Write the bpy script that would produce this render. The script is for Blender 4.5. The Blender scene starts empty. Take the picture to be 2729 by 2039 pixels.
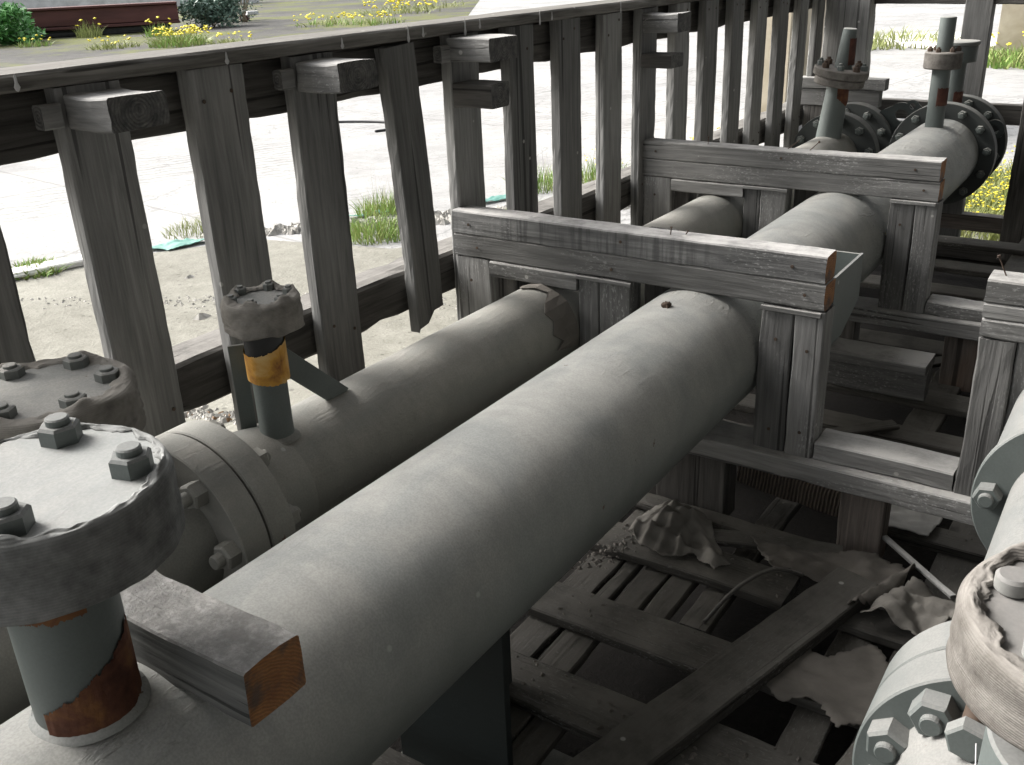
import bpy, bmesh, math, random
from mathutils import Vector, Matrix, noise
random.seed(7)
sc = bpy.context.scene
COL = sc.collection
H = 1.85                                    # eye height above the yard; z values below are relative to the eye
# ---------------------------------------------------------------- camera
cam_d = bpy.data.cameras.new('camera'); cam = bpy.data.objects.new('camera', cam_d); COL.objects.link(cam)
Rx = Vector((0.83155774, 0.55418127, -0.03734763))
Ry = Vector((0.19494711, -0.354161, -0.91463961))
Rz = Vector((-0.52010321, 0.75329483, -0.40254136))
M = Matrix((( Rx.x, -Ry.x, -Rz.x, 0), (Rx.y, -Ry.y, -Rz.y, 0), (Rx.z, -Ry.z, -Rz.z, H), (0, 0, 0, 1)))
cam.matrix_world = M
cam_d.sensor_width = 36; cam_d.lens = 33.8; cam_d.clip_start = .02; cam_d.clip_end = 600
sc.camera = cam
# ---------------------------------------------------------------- sky, sun, exposure
SUN_DIR = Vector((-0.80, -0.12, 0.60)).normalized()       # towards the sun
w = bpy.data.worlds.new('World'); sc.world = w; w.use_nodes = True
nt = w.node_tree; bg = nt.nodes['Background']
sky = nt.nodes.new('ShaderNodeTexSky'); sky.sky_type = 'NISHITA'; sky.sun_disc = False
sky.sun_elevation = math.asin(SUN_DIR.z); sky.sun_rotation = math.atan2(SUN_DIR.x, SUN_DIR.y)
sky.air_density = 1.2; sky.dust_density = 5.0; sky.ozone_density = 1.0
hs = nt.nodes.new('ShaderNodeHueSaturation'); hs.inputs['Saturation'].default_value = .25
nt.links.new(sky.outputs[0], hs.inputs['Color']); nt.links.new(hs.outputs[0], bg.inputs['Color'])
bg.inputs['Strength'].default_value = .15
sd = bpy.data.lights.new('sun', 'SUN'); sd.energy = 2.2; sd.angle = math.radians(25); sd.color = (1, .97, .93)
so = bpy.data.objects.new('sun', sd); COL.objects.link(so)
so.rotation_euler = SUN_DIR.to_track_quat('Z', 'Y').to_euler(); so.location = (0, 0, 20)
sc.view_settings.view_transform = 'Standard'; sc.view_settings.look = 'None'
sc.view_settings.exposure = 1.4; sc.view_settings.gamma = 1

# ---------------------------------------------------------------- materials
def mat(name):
    m = bpy.data.materials.new(name); m.use_nodes = True
    n = m.node_tree.nodes; b = n['Principled BSDF']
    return m, m.node_tree, n, m.node_tree.links, b
def N(nt, t, **k):
    n = nt.nodes.new(t)
    for a, v in k.items():
        if a.startswith('i_'):
            n.inputs[int(a[2:]) if a[2:].isdigit() else a[2:].replace('_', ' ')].default_value = v
        else: setattr(n, a, v)
    return n
def ramp(nt, stops, src=None):
    r = nt.nodes.new('ShaderNodeValToRGB'); e = r.color_ramp.elements
    e[0].position, e[0].color = stops[0][0], (*stops[0][1], 1)
    e[1].position, e[1].color = stops[-1][0], (*stops[-1][1], 1)
    for p, c in stops[1:-1]:
        q = e.new(p); q.color = (*c, 1)
    if src: nt.links.new(src, r.inputs[0])
    return r.outputs[0]
def g(v): return (v, v, v)
def noise_n(nt, vec, scale, detail=4, rough=.55, dist=0, out='Fac'):
    n = N(nt, 'ShaderNodeTexNoise'); n.inputs['Scale'].default_value = scale
    n.inputs['Detail'].default_value = detail; n.inputs['Roughness'].default_value = rough
    n.inputs['Distortion'].default_value = dist
    if vec: nt.links.new(vec, n.inputs['Vector'])
    return n.outputs[out]
def mixc(nt, fac, a, b, mode='MIX'):
    m = N(nt, 'ShaderNodeMix', data_type='RGBA', blend_type=mode)
    for s, v in ((0, fac), (6, a), (7, b)):
        if isinstance(v, (int, float)): m.inputs[s].default_value = v
        elif isinstance(v, tuple): m.inputs[s].default_value = (*v, 1)
        else: nt.links.new(v, m.inputs[s])
    return m.outputs[2]
def mathn(nt, op, a, b=None, clamp=False):
    m = N(nt, 'ShaderNodeMath', operation=op, use_clamp=clamp)
    for i, v in enumerate((a, b)):
        if v is None: continue
        if isinstance(v, (int, float)): m.inputs[i].default_value = v
        else: nt.links.new(v, m.inputs[i])
    return m.outputs[0]
def mapr(nt, v, a, b, c=0, d=1):
    m = N(nt, 'ShaderNodeMapRange'); m.interpolation_type = 'SMOOTHSTEP'
    nt.links.new(v, m.inputs[0])
    for i, x in enumerate((a, b, c, d)): m.inputs[i + 1].default_value = x
    return m.outputs[0]
def obj_vec(nt, scale=(1, 1, 1), rnd=True):
    tc = N(nt, 'ShaderNodeTexCoord'); mp = N(nt, 'ShaderNodeMapping'); mp.inputs['Scale'].default_value = scale
    v = tc.outputs['Object']
    if rnd:
        oi = N(nt, 'ShaderNodeObjectInfo'); add = N(nt, 'ShaderNodeVectorMath', operation='ADD')
        sc_ = mathn(nt, 'MULTIPLY', oi.outputs['Random'], 37.0)
        nt.links.new(v, add.inputs[0]); nt.links.new(sc_, add.inputs[1]); v = add.outputs[0]
    nt.links.new(v, mp.inputs[0]); return mp.outputs[0]
def up_mask(nt, lo=.35, hi=.9):
    ge = N(nt, 'ShaderNodeNewGeometry'); sp = N(nt, 'ShaderNodeSeparateXYZ')
    nt.links.new(ge.outputs['Normal'], sp.inputs[0]); return mapr(nt, sp.outputs[2], lo, hi)
def bump(nt, b, hgt, strength=.3, dist=.01, prev=None):
    bp = N(nt, 'ShaderNodeBump'); bp.inputs['Strength'].default_value = strength; bp.inputs['Distance'].default_value = dist
    nt.links.new(hgt, bp.inputs['Height'])
    if prev is not None: nt.links.new(prev, bp.inputs['Normal'])
    nt.links.new(bp.outputs[0], b.inputs['Normal']); return bp.outputs[0]

def wood(name, dark=(.045, .042, .038), light=(.20, .19, .175), dust=(.40, .38, .35), dusty=.7, warm=None, flecks=True, speck=0, drip=0, crust=0):
    m, nt, n, L, b = mat(name)
    v = obj_vec(nt, (2.0, 34, 34)); v2 = obj_vec(nt, (2.5, 5, 5)); v3 = obj_vec(nt, (6, 170, 170)); v4 = obj_vec(nt)
    fine = noise_n(nt, v, 1.6, 7, .62, .6)
    blot = noise_n(nt, v2, 1.3, 3, .5)
    hair = noise_n(nt, v3, 1.0, 2, .5)
    mix = mathn(nt, 'ADD', mathn(nt, 'MULTIPLY', fine, .62), mathn(nt, 'ADD', mathn(nt, 'MULTIPLY', blot, .30), mathn(nt, 'MULTIPLY', hair, .16)))
    mid = tuple((a + c) / 2 * .95 for a, c in zip(dark, light))
    col = ramp(nt, [(.38, dark), (.56, mid), (.76, light)], mix)
    if warm:
        wn = noise_n(nt, v2, .8, 2, .5)
        col = mixc(nt, mapr(nt, wn, .5, .72, 0, .8), col, warm)
    # end grain rings / knots
    vor = N(nt, 'ShaderNodeTexVoronoi'); vor.inputs['Scale'].default_value = 1
    L.new(obj_vec(nt, (2.2, 9, 9)), vor.inputs['Vector'])
    knot = mapr(nt, vor.outputs['Distance'], .07, .2, 1, 0)
    col = mixc(nt, mathn(nt, 'MULTIPLY', knot, .6), col, dark)
    # long drying cracks
    cr = noise_n(nt, obj_vec(nt, (.9, 55, 55)), 1.0, 1, .4)
    crk = mapr(nt, cr, .30, .345, 1, 0)
    col = mixc(nt, mathn(nt, 'MULTIPLY', crk, .75), col, tuple(x * .35 for x in dark))
    if drip:
        dr = noise_n(nt, obj_vec(nt, (38, 38, 2.2)), 1, 3, .6); pa = mapr(nt, noise_n(nt, obj_vec(nt, (1.2, 1.2, 1.2)), 2.2, 2, .5), .40, .62)
        col = mixc(nt, mathn(nt, 'MULTIPLY', mathn(nt, 'MULTIPLY', mapr(nt, dr, .46, .62), pa), drip), col, dark)
    if speck:
        sp_ = noise_n(nt, obj_vec(nt, (40, 120, 120)), 1.5, 3, .7); pa = mapr(nt, noise_n(nt, v2, .9, 3, .6), .45, .65)
        col = mixc(nt, mathn(nt, 'MULTIPLY', mathn(nt, 'MULTIPLY', mapr(nt, sp_, .54, .66), pa), speck), col, (.5, .5, .49))
    if crust: cr_f = mapr(nt, noise_n(nt, v4, 60, 6, .75), .42, .62)
    # per-piece tone
    oi = N(nt, 'ShaderNodeObjectInfo')
    tone = mapr(nt, oi.outputs['Random'], 0, 1, .70, 1.30)
    tc = N(nt, 'ShaderNodeCombineColor'); [L.new(tone, tc.inputs[i]) for i in range(3)]
    col = mixc(nt, 1.0, col, tc.outputs[0], 'MULTIPLY')
    # dust settled on upward faces
    dn = noise_n(nt, v4, 9, 6, .7)
    dm = mathn(nt, 'MULTIPLY', up_mask(nt, .45, .95), mapr(nt, dn, .30, .62, .35, 1.0))
    col = mixc(nt, mathn(nt, 'MULTIPLY', dm, dusty), col, dust)
    if crust: col = mixc(nt, mathn(nt, 'MULTIPLY', mathn(nt, 'MULTIPLY', mathn(nt, 'SUBTRACT', 1.0, cr_f), up_mask(nt, .5, .9)), .55), col, (.30, .29, .27))
    if flecks:
        vo = N(nt, 'ShaderNodeTexVoronoi'); vo.inputs['Scale'].default_value = 9; L.new(v4, vo.inputs['Vector'])
        fl = mapr(nt, vo.outputs['Distance'], .045, .075, 1, 0)
        col = mixc(nt, mathn(nt, 'MULTIPLY', fl, .55), col, (.5, .49, .46))
    L.new(col, b.inputs['Base Color']); b.inputs['Roughness'].default_value = .85
    b.inputs['Specular IOR Level'].default_value = .25
    hgt = mathn(nt, 'SUBTRACT', mathn(nt, 'ADD', mathn(nt, 'MULTIPLY', fine, .7), mathn(nt, 'MULTIPLY', hair, .4)), mathn(nt, 'MULTIPLY', crk, .5))
    n1 = bump(nt, b, hgt, .55, .006)
    n2 = bump(nt, b, noise_n(nt, v4, 160, 3, .6), .25, .002, n1)
    if crust: bump(nt, b, mathn(nt, 'MULTIPLY', noise_n(nt, v4, 95, 6, .75), up_mask(nt, .4, .9)), 1.0, .02, n2)
    return m
def paint(name, base=(.165, .18, .17), dust=(.47, .46, .43), lo=-.6, hi=.75, amt=.85, rough=.55, streak=True, wr=.25, spec=.4):
    m, nt, n, L, b = mat(name)
    v = obj_vec(nt); big = noise_n(nt, v, 3.0, 4, .55)
    col = mixc(nt, mapr(nt, big, .35, .7), tuple(x * .85 for x in base), tuple(x * 1.15 for x in base))
    um = up_mask(nt, lo, hi)
    dn = noise_n(nt, v, 6, 5, .6)
    dm = mathn(nt, 'MULTIPLY', um, mapr(nt, dn, .15, .6, .6, 1.0))
    if streak:
        st = noise_n(nt, obj_vec(nt, (6, 22, 6)), 1, 5, .7)      # runs down the flanks, finely spaced along the pipe
        dm = mathn(nt, 'MULTIPLY', dm, mapr(nt, st, .35, .6, .86, 1.02))
    dm = mathn(nt, 'MULTIPLY', dm, amt, True)
    d2 = mixc(nt, noise_n(nt, v, 14, 4, .6), tuple(x * .82 for x in dust), tuple(x * 1.1 for x in dust))
    d2 = mixc(nt, mapr(nt, noise_n(nt, obj_vec(nt, (4, 2.2, 4)), 1.5, 5, .66, .8), .40, .64, 0, .45), d2, (dust[0] * .62, dust[1] * .68, dust[2] * .72))
    col = mixc(nt, dm, col, d2)
    spk = noise_n(nt, v, 260, 2, .5)
    col = mixc(nt, mapr(nt, spk, .3, .7, 0, .22), col, tuple(x * .6 for x in base))
    rs = noise_n(nt, v, 19, 4, .75); rm = mapr(nt, rs, .705, .74); col = mixc(nt, mathn(nt, 'MULTIPLY', rm, .8), col, (.10, .05, .03))
    # a few scuffs
    vo = N(nt, 'ShaderNodeTexVoronoi'); vo.inputs['Scale'].default_value = 5.5; L.new(v, vo.inputs['Vector'])
    col = mixc(nt, mathn(nt, 'MULTIPLY', mapr(nt, vo.outputs['Distance'], .02, .045, 1, 0), .5), col, (.5, .5, .48))
    L.new(col, b.inputs['Base Color'])
    col = col
    L.new(mapr(nt, dm, 0, .8, rough, .9), b.inputs['Roughness']); b.inputs['Specular IOR Level'].default_value = spec
    wv = noise_n(nt, obj_vec(nt, (30, 9, 30)), 1.6, 4, .6, .4)
    pat = mapr(nt, noise_n(nt, v, 2.2, 2, .5), .48, .62)
    n1 = bump(nt, b, mathn(nt, 'MULTIPLY', mapr(nt, wv, .52, .64), pat), min(1, wr * 2.2), .004)
    bump(nt, b, noise_n(nt, v, 130, 3, .6), .10, .002, n1)
    return m
def simple(name, stops, scale=(8, 8, 8), rough=.8, bmp=.4, bs=30, spec=.3, metal=0, dist=.004):
    m, nt, n, L, b = mat(name)
    v = obj_vec(nt, scale); f = noise_n(nt, v, 1, 5, .6, .3)
    L.new(ramp(nt, stops, f), b.inputs['Base Color']); b.inputs['Roughness'].default_value = rough
    b.inputs['Specular IOR Level'].default_value = spec; b.inputs['Metallic'].default_value = metal
    bump(nt, b, noise_n(nt, obj_vec(nt), bs, 4, .6), bmp, dist); return m

W_FENCE = wood('weathered_fence_timber', (.105, .105, .102), (.28, .278, .268))
W_TOP = wood('mossy_coping_timber', (.05, .047, .042), (.22, .212, .195), dust=(.13, .122, .108), dusty=.7)
W_DARK = wood('dark_beam_timber', (.038, .036, .034), (.145, .137, .126), dusty=.35, flecks=False)
W_FRAME = wood('sawn_frame_timber', (.085, .084, .081), (.24, .238, .23), dust=(.40, .392, .375), dusty=.85, speck=.5)
W_STAIN = wood('rain_streaked_timber', (.050, .050, .050), (.25, .25, .245), dust=(.46, .45, .435), dusty=.85, speck=.5, drip=.7)
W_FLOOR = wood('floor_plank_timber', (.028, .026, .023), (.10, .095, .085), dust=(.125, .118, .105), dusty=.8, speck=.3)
W_WARM = wood('red_brown_timber', (.045, .040, .036), (.18, .155, .138), dusty=.7, warm=(.13, .085, .06), flecks=False)
W_BLOCK = wood('dusty_block_timber', (.05, .052, .05), (.20, .20, .19), dust=(.68, .665, .64), dusty=1.0, flecks=False, crust=1)
def end_grain():
    m, nt, n, L, b = mat('orange_sawn_end'); v = obj_vec(nt, rnd=False); tc = N(nt, 'ShaderNodeMapping'); tc.inputs['Location'].default_value = (0, .05, .09); L.new(v, tc.inputs[0])
    wv = N(nt, 'ShaderNodeTexWave', wave_type='RINGS', rings_direction='X'); wv.inputs['Scale'].default_value = 60; wv.inputs['Distortion'].default_value = 5; wv.inputs['Detail'].default_value = 3
    L.new(tc.outputs[0], wv.inputs['Vector']); f1 = noise_n(nt, v, 34, 5, .65); f2 = noise_n(nt, v, 16, 4, .6)
    col = mixc(nt, mathn(nt, 'MULTIPLY', wv.outputs['Fac'], .35), ramp(nt, [(.3, (.38, .18, .065)), (.7, (.25, .105, .04))], f1), (.10, .05, .03))
    col = mixc(nt, mapr(nt, f2, .50, .66, 0, .85), col, (.10, .075, .06)); L.new(col, b.inputs['Base Color']); b.inputs['Roughness'].default_value = .9
    bump(nt, b, mathn(nt, 'ADD', wv.outputs['Fac'], f1), .6, .004); return m
END_ORANGE = end_grain()
def end_grey():
    m, nt, n, L, b = mat('weathered_end_grain'); v = obj_vec(nt); 
    wv = N(nt, 'ShaderNodeTexWave', wave_type='RINGS', rings_direction='X'); wv.inputs['Scale'].default_value = 40; wv.inputs['Distortion'].default_value = 3; wv.inputs['Detail'].default_value = 3
    L.new(obj_vec(nt, (0, 1, 1), False), wv.inputs['Vector']); f1 = noise_n(nt, v, 40, 5, .7)
    col = mixc(nt, mathn(nt, 'MULTIPLY', wv.outputs['Fac'], .35), ramp(nt, [(.35, g(.05)), (.7, (.17, .165, .155))], f1), g(.03))
    L.new(col, b.inputs['Base Color']); b.inputs['Roughness'].default_value = .9; bump(nt, b, mathn(nt, 'ADD', wv.outputs['Fac'], f1), .7, .004); return m
END_GREY = end_grey()
PIPE = paint('grey_green_pipe_paint', hi=.85)
PIPE_L = paint('dusty_dark_pipe_paint', base=(.15, .148, .132), dust=(.33, .32, .29), amt=.85, wr=.10)
STEEL_F = paint('dull_dark_flange_paint', base=(.045, .050, .048), dust=(.24, .235, .215), lo=.1, hi=.9, streak=False, wr=.05)
STEEL = paint('dark_green_steel_paint', base=(.115, .132, .125), dust=(.32, .315, .29), lo=.1, hi=.9, streak=False, wr=.05)
STEEL_D = paint('blackish_green_steel', base=(.022, .028, .027), dust=(.25, .245, .22), lo=.35, hi=1.0, streak=False, wr=.05)
STEEL_R = paint('light_grey_steel_paint', base=(.10, .114, .109), dust=(.22, .216, .206), lo=0, hi=.85, streak=False, wr=.05)
PIPE_R = paint('light_dusty_pipe_paint', base=(.12, .13, .124), dust=(.235, .23, .218), amt=.95, wr=.12)
LID = paint('pale_lid_paint', base=(.20, .23, .22), dust=(.30, .297, .285), lo=.2, hi=.9, amt=1.0, streak=False, wr=.05)
LID2 = paint('grey_lid_paint', base=(.15, .16, .15), dust=(.36, .35, .325), lo=.2, hi=.9, amt=1.0, streak=False, wr=.05)
LID_R = paint('pinkish_dust_lid', base=(.2, .2, .19), dust=(.21, .20, .19), lo=.2, hi=.9, amt=1.0, streak=False, wr=.05)
def cloth(name, a, c, lines=95):
    m, nt, n, L, b = mat(name)
    v = obj_vec(nt); f = noise_n(nt, v, 22, 5, .65)
    wv = N(nt, 'ShaderNodeTexWave', bands_direction='Z'); wv.inputs['Scale'].default_value = lines / 2; wv.inputs['Distortion'].default_value = 1.2
    wv.inputs['Detail'].default_value = 2; L.new(v, wv.inputs['Vector'])
    col = mixc(nt, mathn(nt, 'MULTIPLY', wv.outputs['Fac'], .14), ramp(nt, [(.3, a), (.68, c)], f), tuple(x * .5 for x in a))
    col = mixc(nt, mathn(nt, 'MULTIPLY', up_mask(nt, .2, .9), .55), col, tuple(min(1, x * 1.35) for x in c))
    L.new(col, b.inputs['Base Color']); b.inputs['Roughness'].default_value = .95; b.inputs['Specular IOR Level'].default_value = .1
    n1 = bump(nt, b, wv.outputs['Fac'], .3, .0015); bump(nt, b, noise_n(nt, v, 160, 3), .35, .003, n1); return m
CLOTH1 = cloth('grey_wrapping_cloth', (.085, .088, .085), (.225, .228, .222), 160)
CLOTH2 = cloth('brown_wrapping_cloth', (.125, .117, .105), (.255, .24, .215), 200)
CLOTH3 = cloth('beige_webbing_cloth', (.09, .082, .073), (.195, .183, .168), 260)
RUST = simple('brown_rust', [(.35, (.045, .016, .010)), (.52, (.10, .04, .022)), (.7, (.19, .09, .03))], (14, 14, 14), .85, .6)
TAPE = simple('orange_rusted_band', [(.3, (.22, .09, .025)), (.48, (.50, .26, .045)), (.68, (.62, .44, .20))], (16, 16, 16), .7, .4)
REDTAPE = simple('red_brown_band', [(.35, (.045, .020, .016)), (.6, (.09, .037, .025)), (.8, (.18, .10, .07))], (16, 16, 16), .8, .4)
BLACK = simple('black_rubber', [(.3, g(.008)), (.7, g(.03))], (8, 8, 8), .5, .2)
NAIL = simple('rusty_nail_steel', [(.3, (.03, .02, .015)), (.7, (.10, .07, .05))], (8, 8, 8), .7, .2)
RUSTBEAM = simple('red_rusty_girder', [(.3, (.045, .018, .016)), (.7, (.11, .045, .04))], (.4, 2, 2), .75, .3, 4)
PALE = simple('pale_grey_paint', [(.3, g(.35)), (.7, g(.55))], (2, 2, 2), .6, .1)
CARD = simple('dusty_cardboard', [(.3, (.085, .078, .069)), (.7, (.19, .174, .154))], (5, 5, 5), .95, .4, 40)
RIBBED = None
PAPER = simple('crumpled_grey_paper', [(.3, (.115, .108, .096)), (.7, (.235, .222, .20))], (6, 6, 6), .95, .5, 30)
PALECHIP = simple('pale_debris', [(.3, (.30, .29, .27)), (.7, (.5, .49, .46))], (9, 9, 9), .9, .4)
TEAL = simple('teal_plastic_sheet', [(.3, (.06, .20, .165)), (.7, (.17, .32, .27))], (3, 3, 3), .35, .2)
STONE = simple('rubble_stone', [(.3, (.16, .155, .14)), (.7, (.48, .46, .42))], (14, 14, 14), .9, .5, 40)
CONC = simple('tan_concrete', [(.3, (.30, .26, .19)), (.7, (.48, .43, .34))], (2, 2, 2), .9, .3, 20)
SLAB = simple('white_concrete_slab', [(.3, (.46, .45, .42)), (.7, (.66, .65, .62))], (3, 3, 3), .9, .3, 20)
GRASS = simple('grass_blades', [(.3, (.13, .24, .045)), (.7, (.30, .44, .12))], (3, 3, 3), .6, 0)
GRASS_Y = simple('yellow_green_blades', [(.3, (.17, .21, .06)), (.7, (.38, .40, .17))], (3, 3, 3), .6, 0)
DRY = simple('dry_stalks', [(.3, (.10, .08, .05)), (.7, (.25, .21, .15))], (3, 3, 3), .8, 0)
LEAFG = simple('bush_leaf_green', [(.3, (.04, .14, .03)), (.7, (.13, .32, .10))], (3, 3, 3), .5, 0)
LEAFB = simple('bush_leaf_bluish', [(.3, (.045, .085, .06)), (.7, (.13, .19, .15))], (3, 3, 3), .5, 0)
LEAFD = simple('brown_leaf', [(.3, (.08, .045, .02)), (.7, (.2, .12, .06))], (3, 3, 3), .8, 0)
FLOWER = simple('yellow_petals', [(.3, (.62, .50, .02)), (.7, (.80, .70, .06))], (3, 3, 3), .6, 0)

# ---------------------------------------------------------------- helpers
def link(o, parent=None):
    COL.objects.link(o)
    if parent is not None: o.parent = parent
    return o
def thing(name, label, cat, loc=(0, 0, 0), group=None):
    o = bpy.data.objects.new(name, None); o.empty_display_size = .1
    COL.objects.link(o); o.location = loc; o['label'] = label; o['category'] = cat
    if group: o['group'] = group
    return o
def tag(o, label=None, cat=None, group=None, kind=None):
    if label: o['label'] = label
    if cat: o['category'] = cat
    if group: o['group'] = group
    if kind: o['kind'] = kind
    return o
def place(o, mw, parent=None):
    """link o with world matrix mw; things are unrotated empties, so a child only subtracts the parent's place"""
    COL.objects.link(o)
    if parent is not None:
        o.parent = parent
        pw = Vector(parent.location)
        if parent.parent: pw += Vector(parent.parent.location)
        pm = parent.get('_mw')
        if pm: base = Matrix([pm[i*4:i*4+4] for i in range(4)])
        else: base = Matrix.Translation(pw)
        o.matrix_local = base.inverted() @ mw
    else: o.matrix_local = mw
    o['_mw'] = [x for r in mw for x in r]
    return o
def meshobj(name, verts, faces, m, parent=None, mw=None, smooth=False, mats=None, fm=None):
    me = bpy.data.meshes.new(name); me.from_pydata([tuple(v) for v in verts], [], faces)
    for x in (mats or [m]): me.materials.append(x)
    if fm: 
        for i, k in enumerate(fm): me.polygons[i].material_index = k
    if smooth: me.polygons.foreach_set('use_smooth', [True] * len(me.polygons))
    me.update()
    o = bpy.data.objects.new(name, me)
    place(o, mw or Matrix.Identity(4), parent); return o
def basis(c, ex, ey, ez): return Matrix(((ex.x, ey.x, ez.x, c.x), (ex.y, ey.y, ez.y, c.y), (ex.z, ey.z, ez.z, c.z), (0, 0, 0, 1)))

def beam(name, p0, p1, wd, th, m, parent=None, up=(0, 0, 1), end=None, jit=.002, cham=.004, step=.05, cut=None):
    """sawn timber from p0 to p1 (axis), wd across, th along 'up'; own local X runs along the grain"""
    p0 = Vector(p0) + Vector((0, 0, H)); p1 = Vector(p1) + Vector((0, 0, H))
    ex = (p1 - p0); Ln = ex.length; ex.normalize(); upv = Vector(up)
    ey = upv.cross(ex).normalized(); ez = ex.cross(ey).normalized()
    c = (p0 + p1) / 2; n = max(3, min(90, int(Ln / step)))
    a, b_ = wd / 2, th / 2; ch = min(cham, a * .4, b_ * .4)
    prof = []
    def side(x0, y0, x1, y1, k):
        for i in range(k): t = i / k; prof.append((x0 + (x1 - x0) * t, y0 + (y1 - y0) * t))
    ks = 3
    side(-a + ch, -b_, a - ch, -b_, ks); prof.append((a - ch, -b_))
    side(a, -b_ + ch, a, b_ - ch, ks); prof.append((a, b_ - ch))
    side(a - ch, b_, -a + ch, b_, ks); prof.append((-a + ch, b_))
    side(-a, b_ - ch, -a, -b_ + ch, ks); prof.append((-a, -b_ + ch))
    K = len(prof); vs = []; sd_ = random.random() * 100
    bow = (random.random() - .5) * jit * 3; bow2 = (random.random() - .5) * jit * 3
    for i in range(n + 1):
        t = i / n; x = -Ln / 2 + Ln * t
        for (y, z) in prof:
            q = Vector((x * 5 + sd_, y * 18, z * 18))
            d = noise.noise(q) * jit * .8 + noise.noise(q * 4.3) * jit * .3
            corner = (abs(abs(y) - a) < ch * 1.5 and abs(abs(z) - b_) < ch * 1.5)
            if corner: d -= max(0, noise.noise(Vector((x * 22 + sd_, y * 5, z * 5)))) * jit * 2.2
            l = math.hypot(y, z) or 1
            yy = y + y / l * d + bow * math.sin(math.pi * t); zz = z + z / l * d + bow2 * math.sin(math.pi * t)
            xx = x
            if i in (0, n): xx += noise.noise(Vector((y * 60, z * 60, sd_ + i))) * jit * 1.2
            if cut and i == n: xx += cut(y, z)
            vs.append((xx, yy, zz))
    fs = []; fm = []
    for i in range(n):
        for k in range(K):
            k2 = (k + 1) % K; fs.append((i * K + k, (i + 1) * K + k, (i + 1) * K + k2, i * K + k2)); fm.append(0)
    fs.append(tuple(range(K))); fs.append(tuple(n * K + k for k in reversed(range(K))))
    eg = 2 if m.name.endswith('timber') else 0; fm += [1 if end in ('a', 'both') else eg, 1 if end in ('b', 'both') else eg]
    o = meshobj(name, vs, fs, m, parent, basis(c, ex, ey, ez), mats=[m, END_ORANGE, END_GREY], fm=fm)
    return o
def box(name, xr, yr, zr, m, parent=None, **k):
    """axis-aligned timber, grain along the longest side"""
    d = [xr[1] - xr[0], yr[1] - yr[0], zr[1] - zr[0]]; c = [(xr[0] + xr[1]) / 2, (yr[0] + yr[1]) / 2, (zr[0] + zr[1]) / 2]
    ax = k.pop('axis', d.index(max(d)))
    if ax == 0: return beam(name, (xr[0], c[1], c[2]), (xr[1], c[1], c[2]), d[1], d[2], m, parent, up=(0, 0, 1), **k)
    if ax == 1: return beam(name, (c[0], yr[0], c[2]), (c[0], yr[1], c[2]), d[0], d[2], m, parent, up=(0, 0, 1), **k)
    return beam(name, (c[0], c[1], zr[0]), (c[0], c[1], zr[1]), d[0], d[1], m, parent, up=(0, 1, 0), **k)

def lathe(name, prof, m, parent, c, axis='Z', seg=64, smooth=True, sharp=True, tilt=None, mats=None, fmf=None):
    """prof: list of (r, h) along the axis; open profile starting/ending on r=0 closes the ends"""
    c = Vector(c) + Vector((0, 0, H)); vs = []; fs = []; ring = []
    for (r, h) in prof:
        if r < 1e-6: ring.append([len(vs)]); vs.append((0, 0, h))
        else:
            s = len(vs); ring.append(list(range(s, s + seg)))
            vs += [(r * math.cos(2 * math.pi * k / seg), r * math.sin(2 * math.pi * k / seg), h) for k in range(seg)]
    for i in range(len(prof) - 1):
        A, B = ring[i], ring[i + 1]
        for k in range(seg):
            k2 = (k + 1) % seg
            if len(A) == 1 and len(B) == 1: break
            if len(A) == 1: fs.append((A[0], B[k2], B[k]))
            elif len(B) == 1: fs.append((A[k], A[k2], B[0]))
            else: fs.append((A[k], A[k2], B[k2], B[k]))
    if axis == 'Y': mw = basis(c, Vector((1, 0, 0)), Vector((0, 0, -1)), Vector((0, 1, 0)))
    else: mw = Matrix.Translation(c)
    if tilt is not None: mw = mw @ tilt
    # keep the object frame world-aligned for the Y pipes so the streak pattern runs round them
    if axis == 'Y':
        vs = [(x, z, -y) for (x, y, z) in vs]; mw = Matrix.Translation(c)
    o = meshobj(name, vs, fs, m, parent, mw, smooth=smooth, mats=mats)
    if smooth and sharp:
        me = o.data; bm = bmesh.new(); bm.from_mesh(me)
        for e in bm.edges:
            if len(e.link_faces) == 2 and e.calc_face_angle(0) > .6: e.smooth = False
        bm.to_mesh(me); bm.free()
    return o
def rim(r, h0, h1, e=.003, r0=0.0):
    return [(r0, h0), (r - e, h0), (r, h0 + e), (r, h1 - e), (r - e, h1), (r0, h1)]
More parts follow.
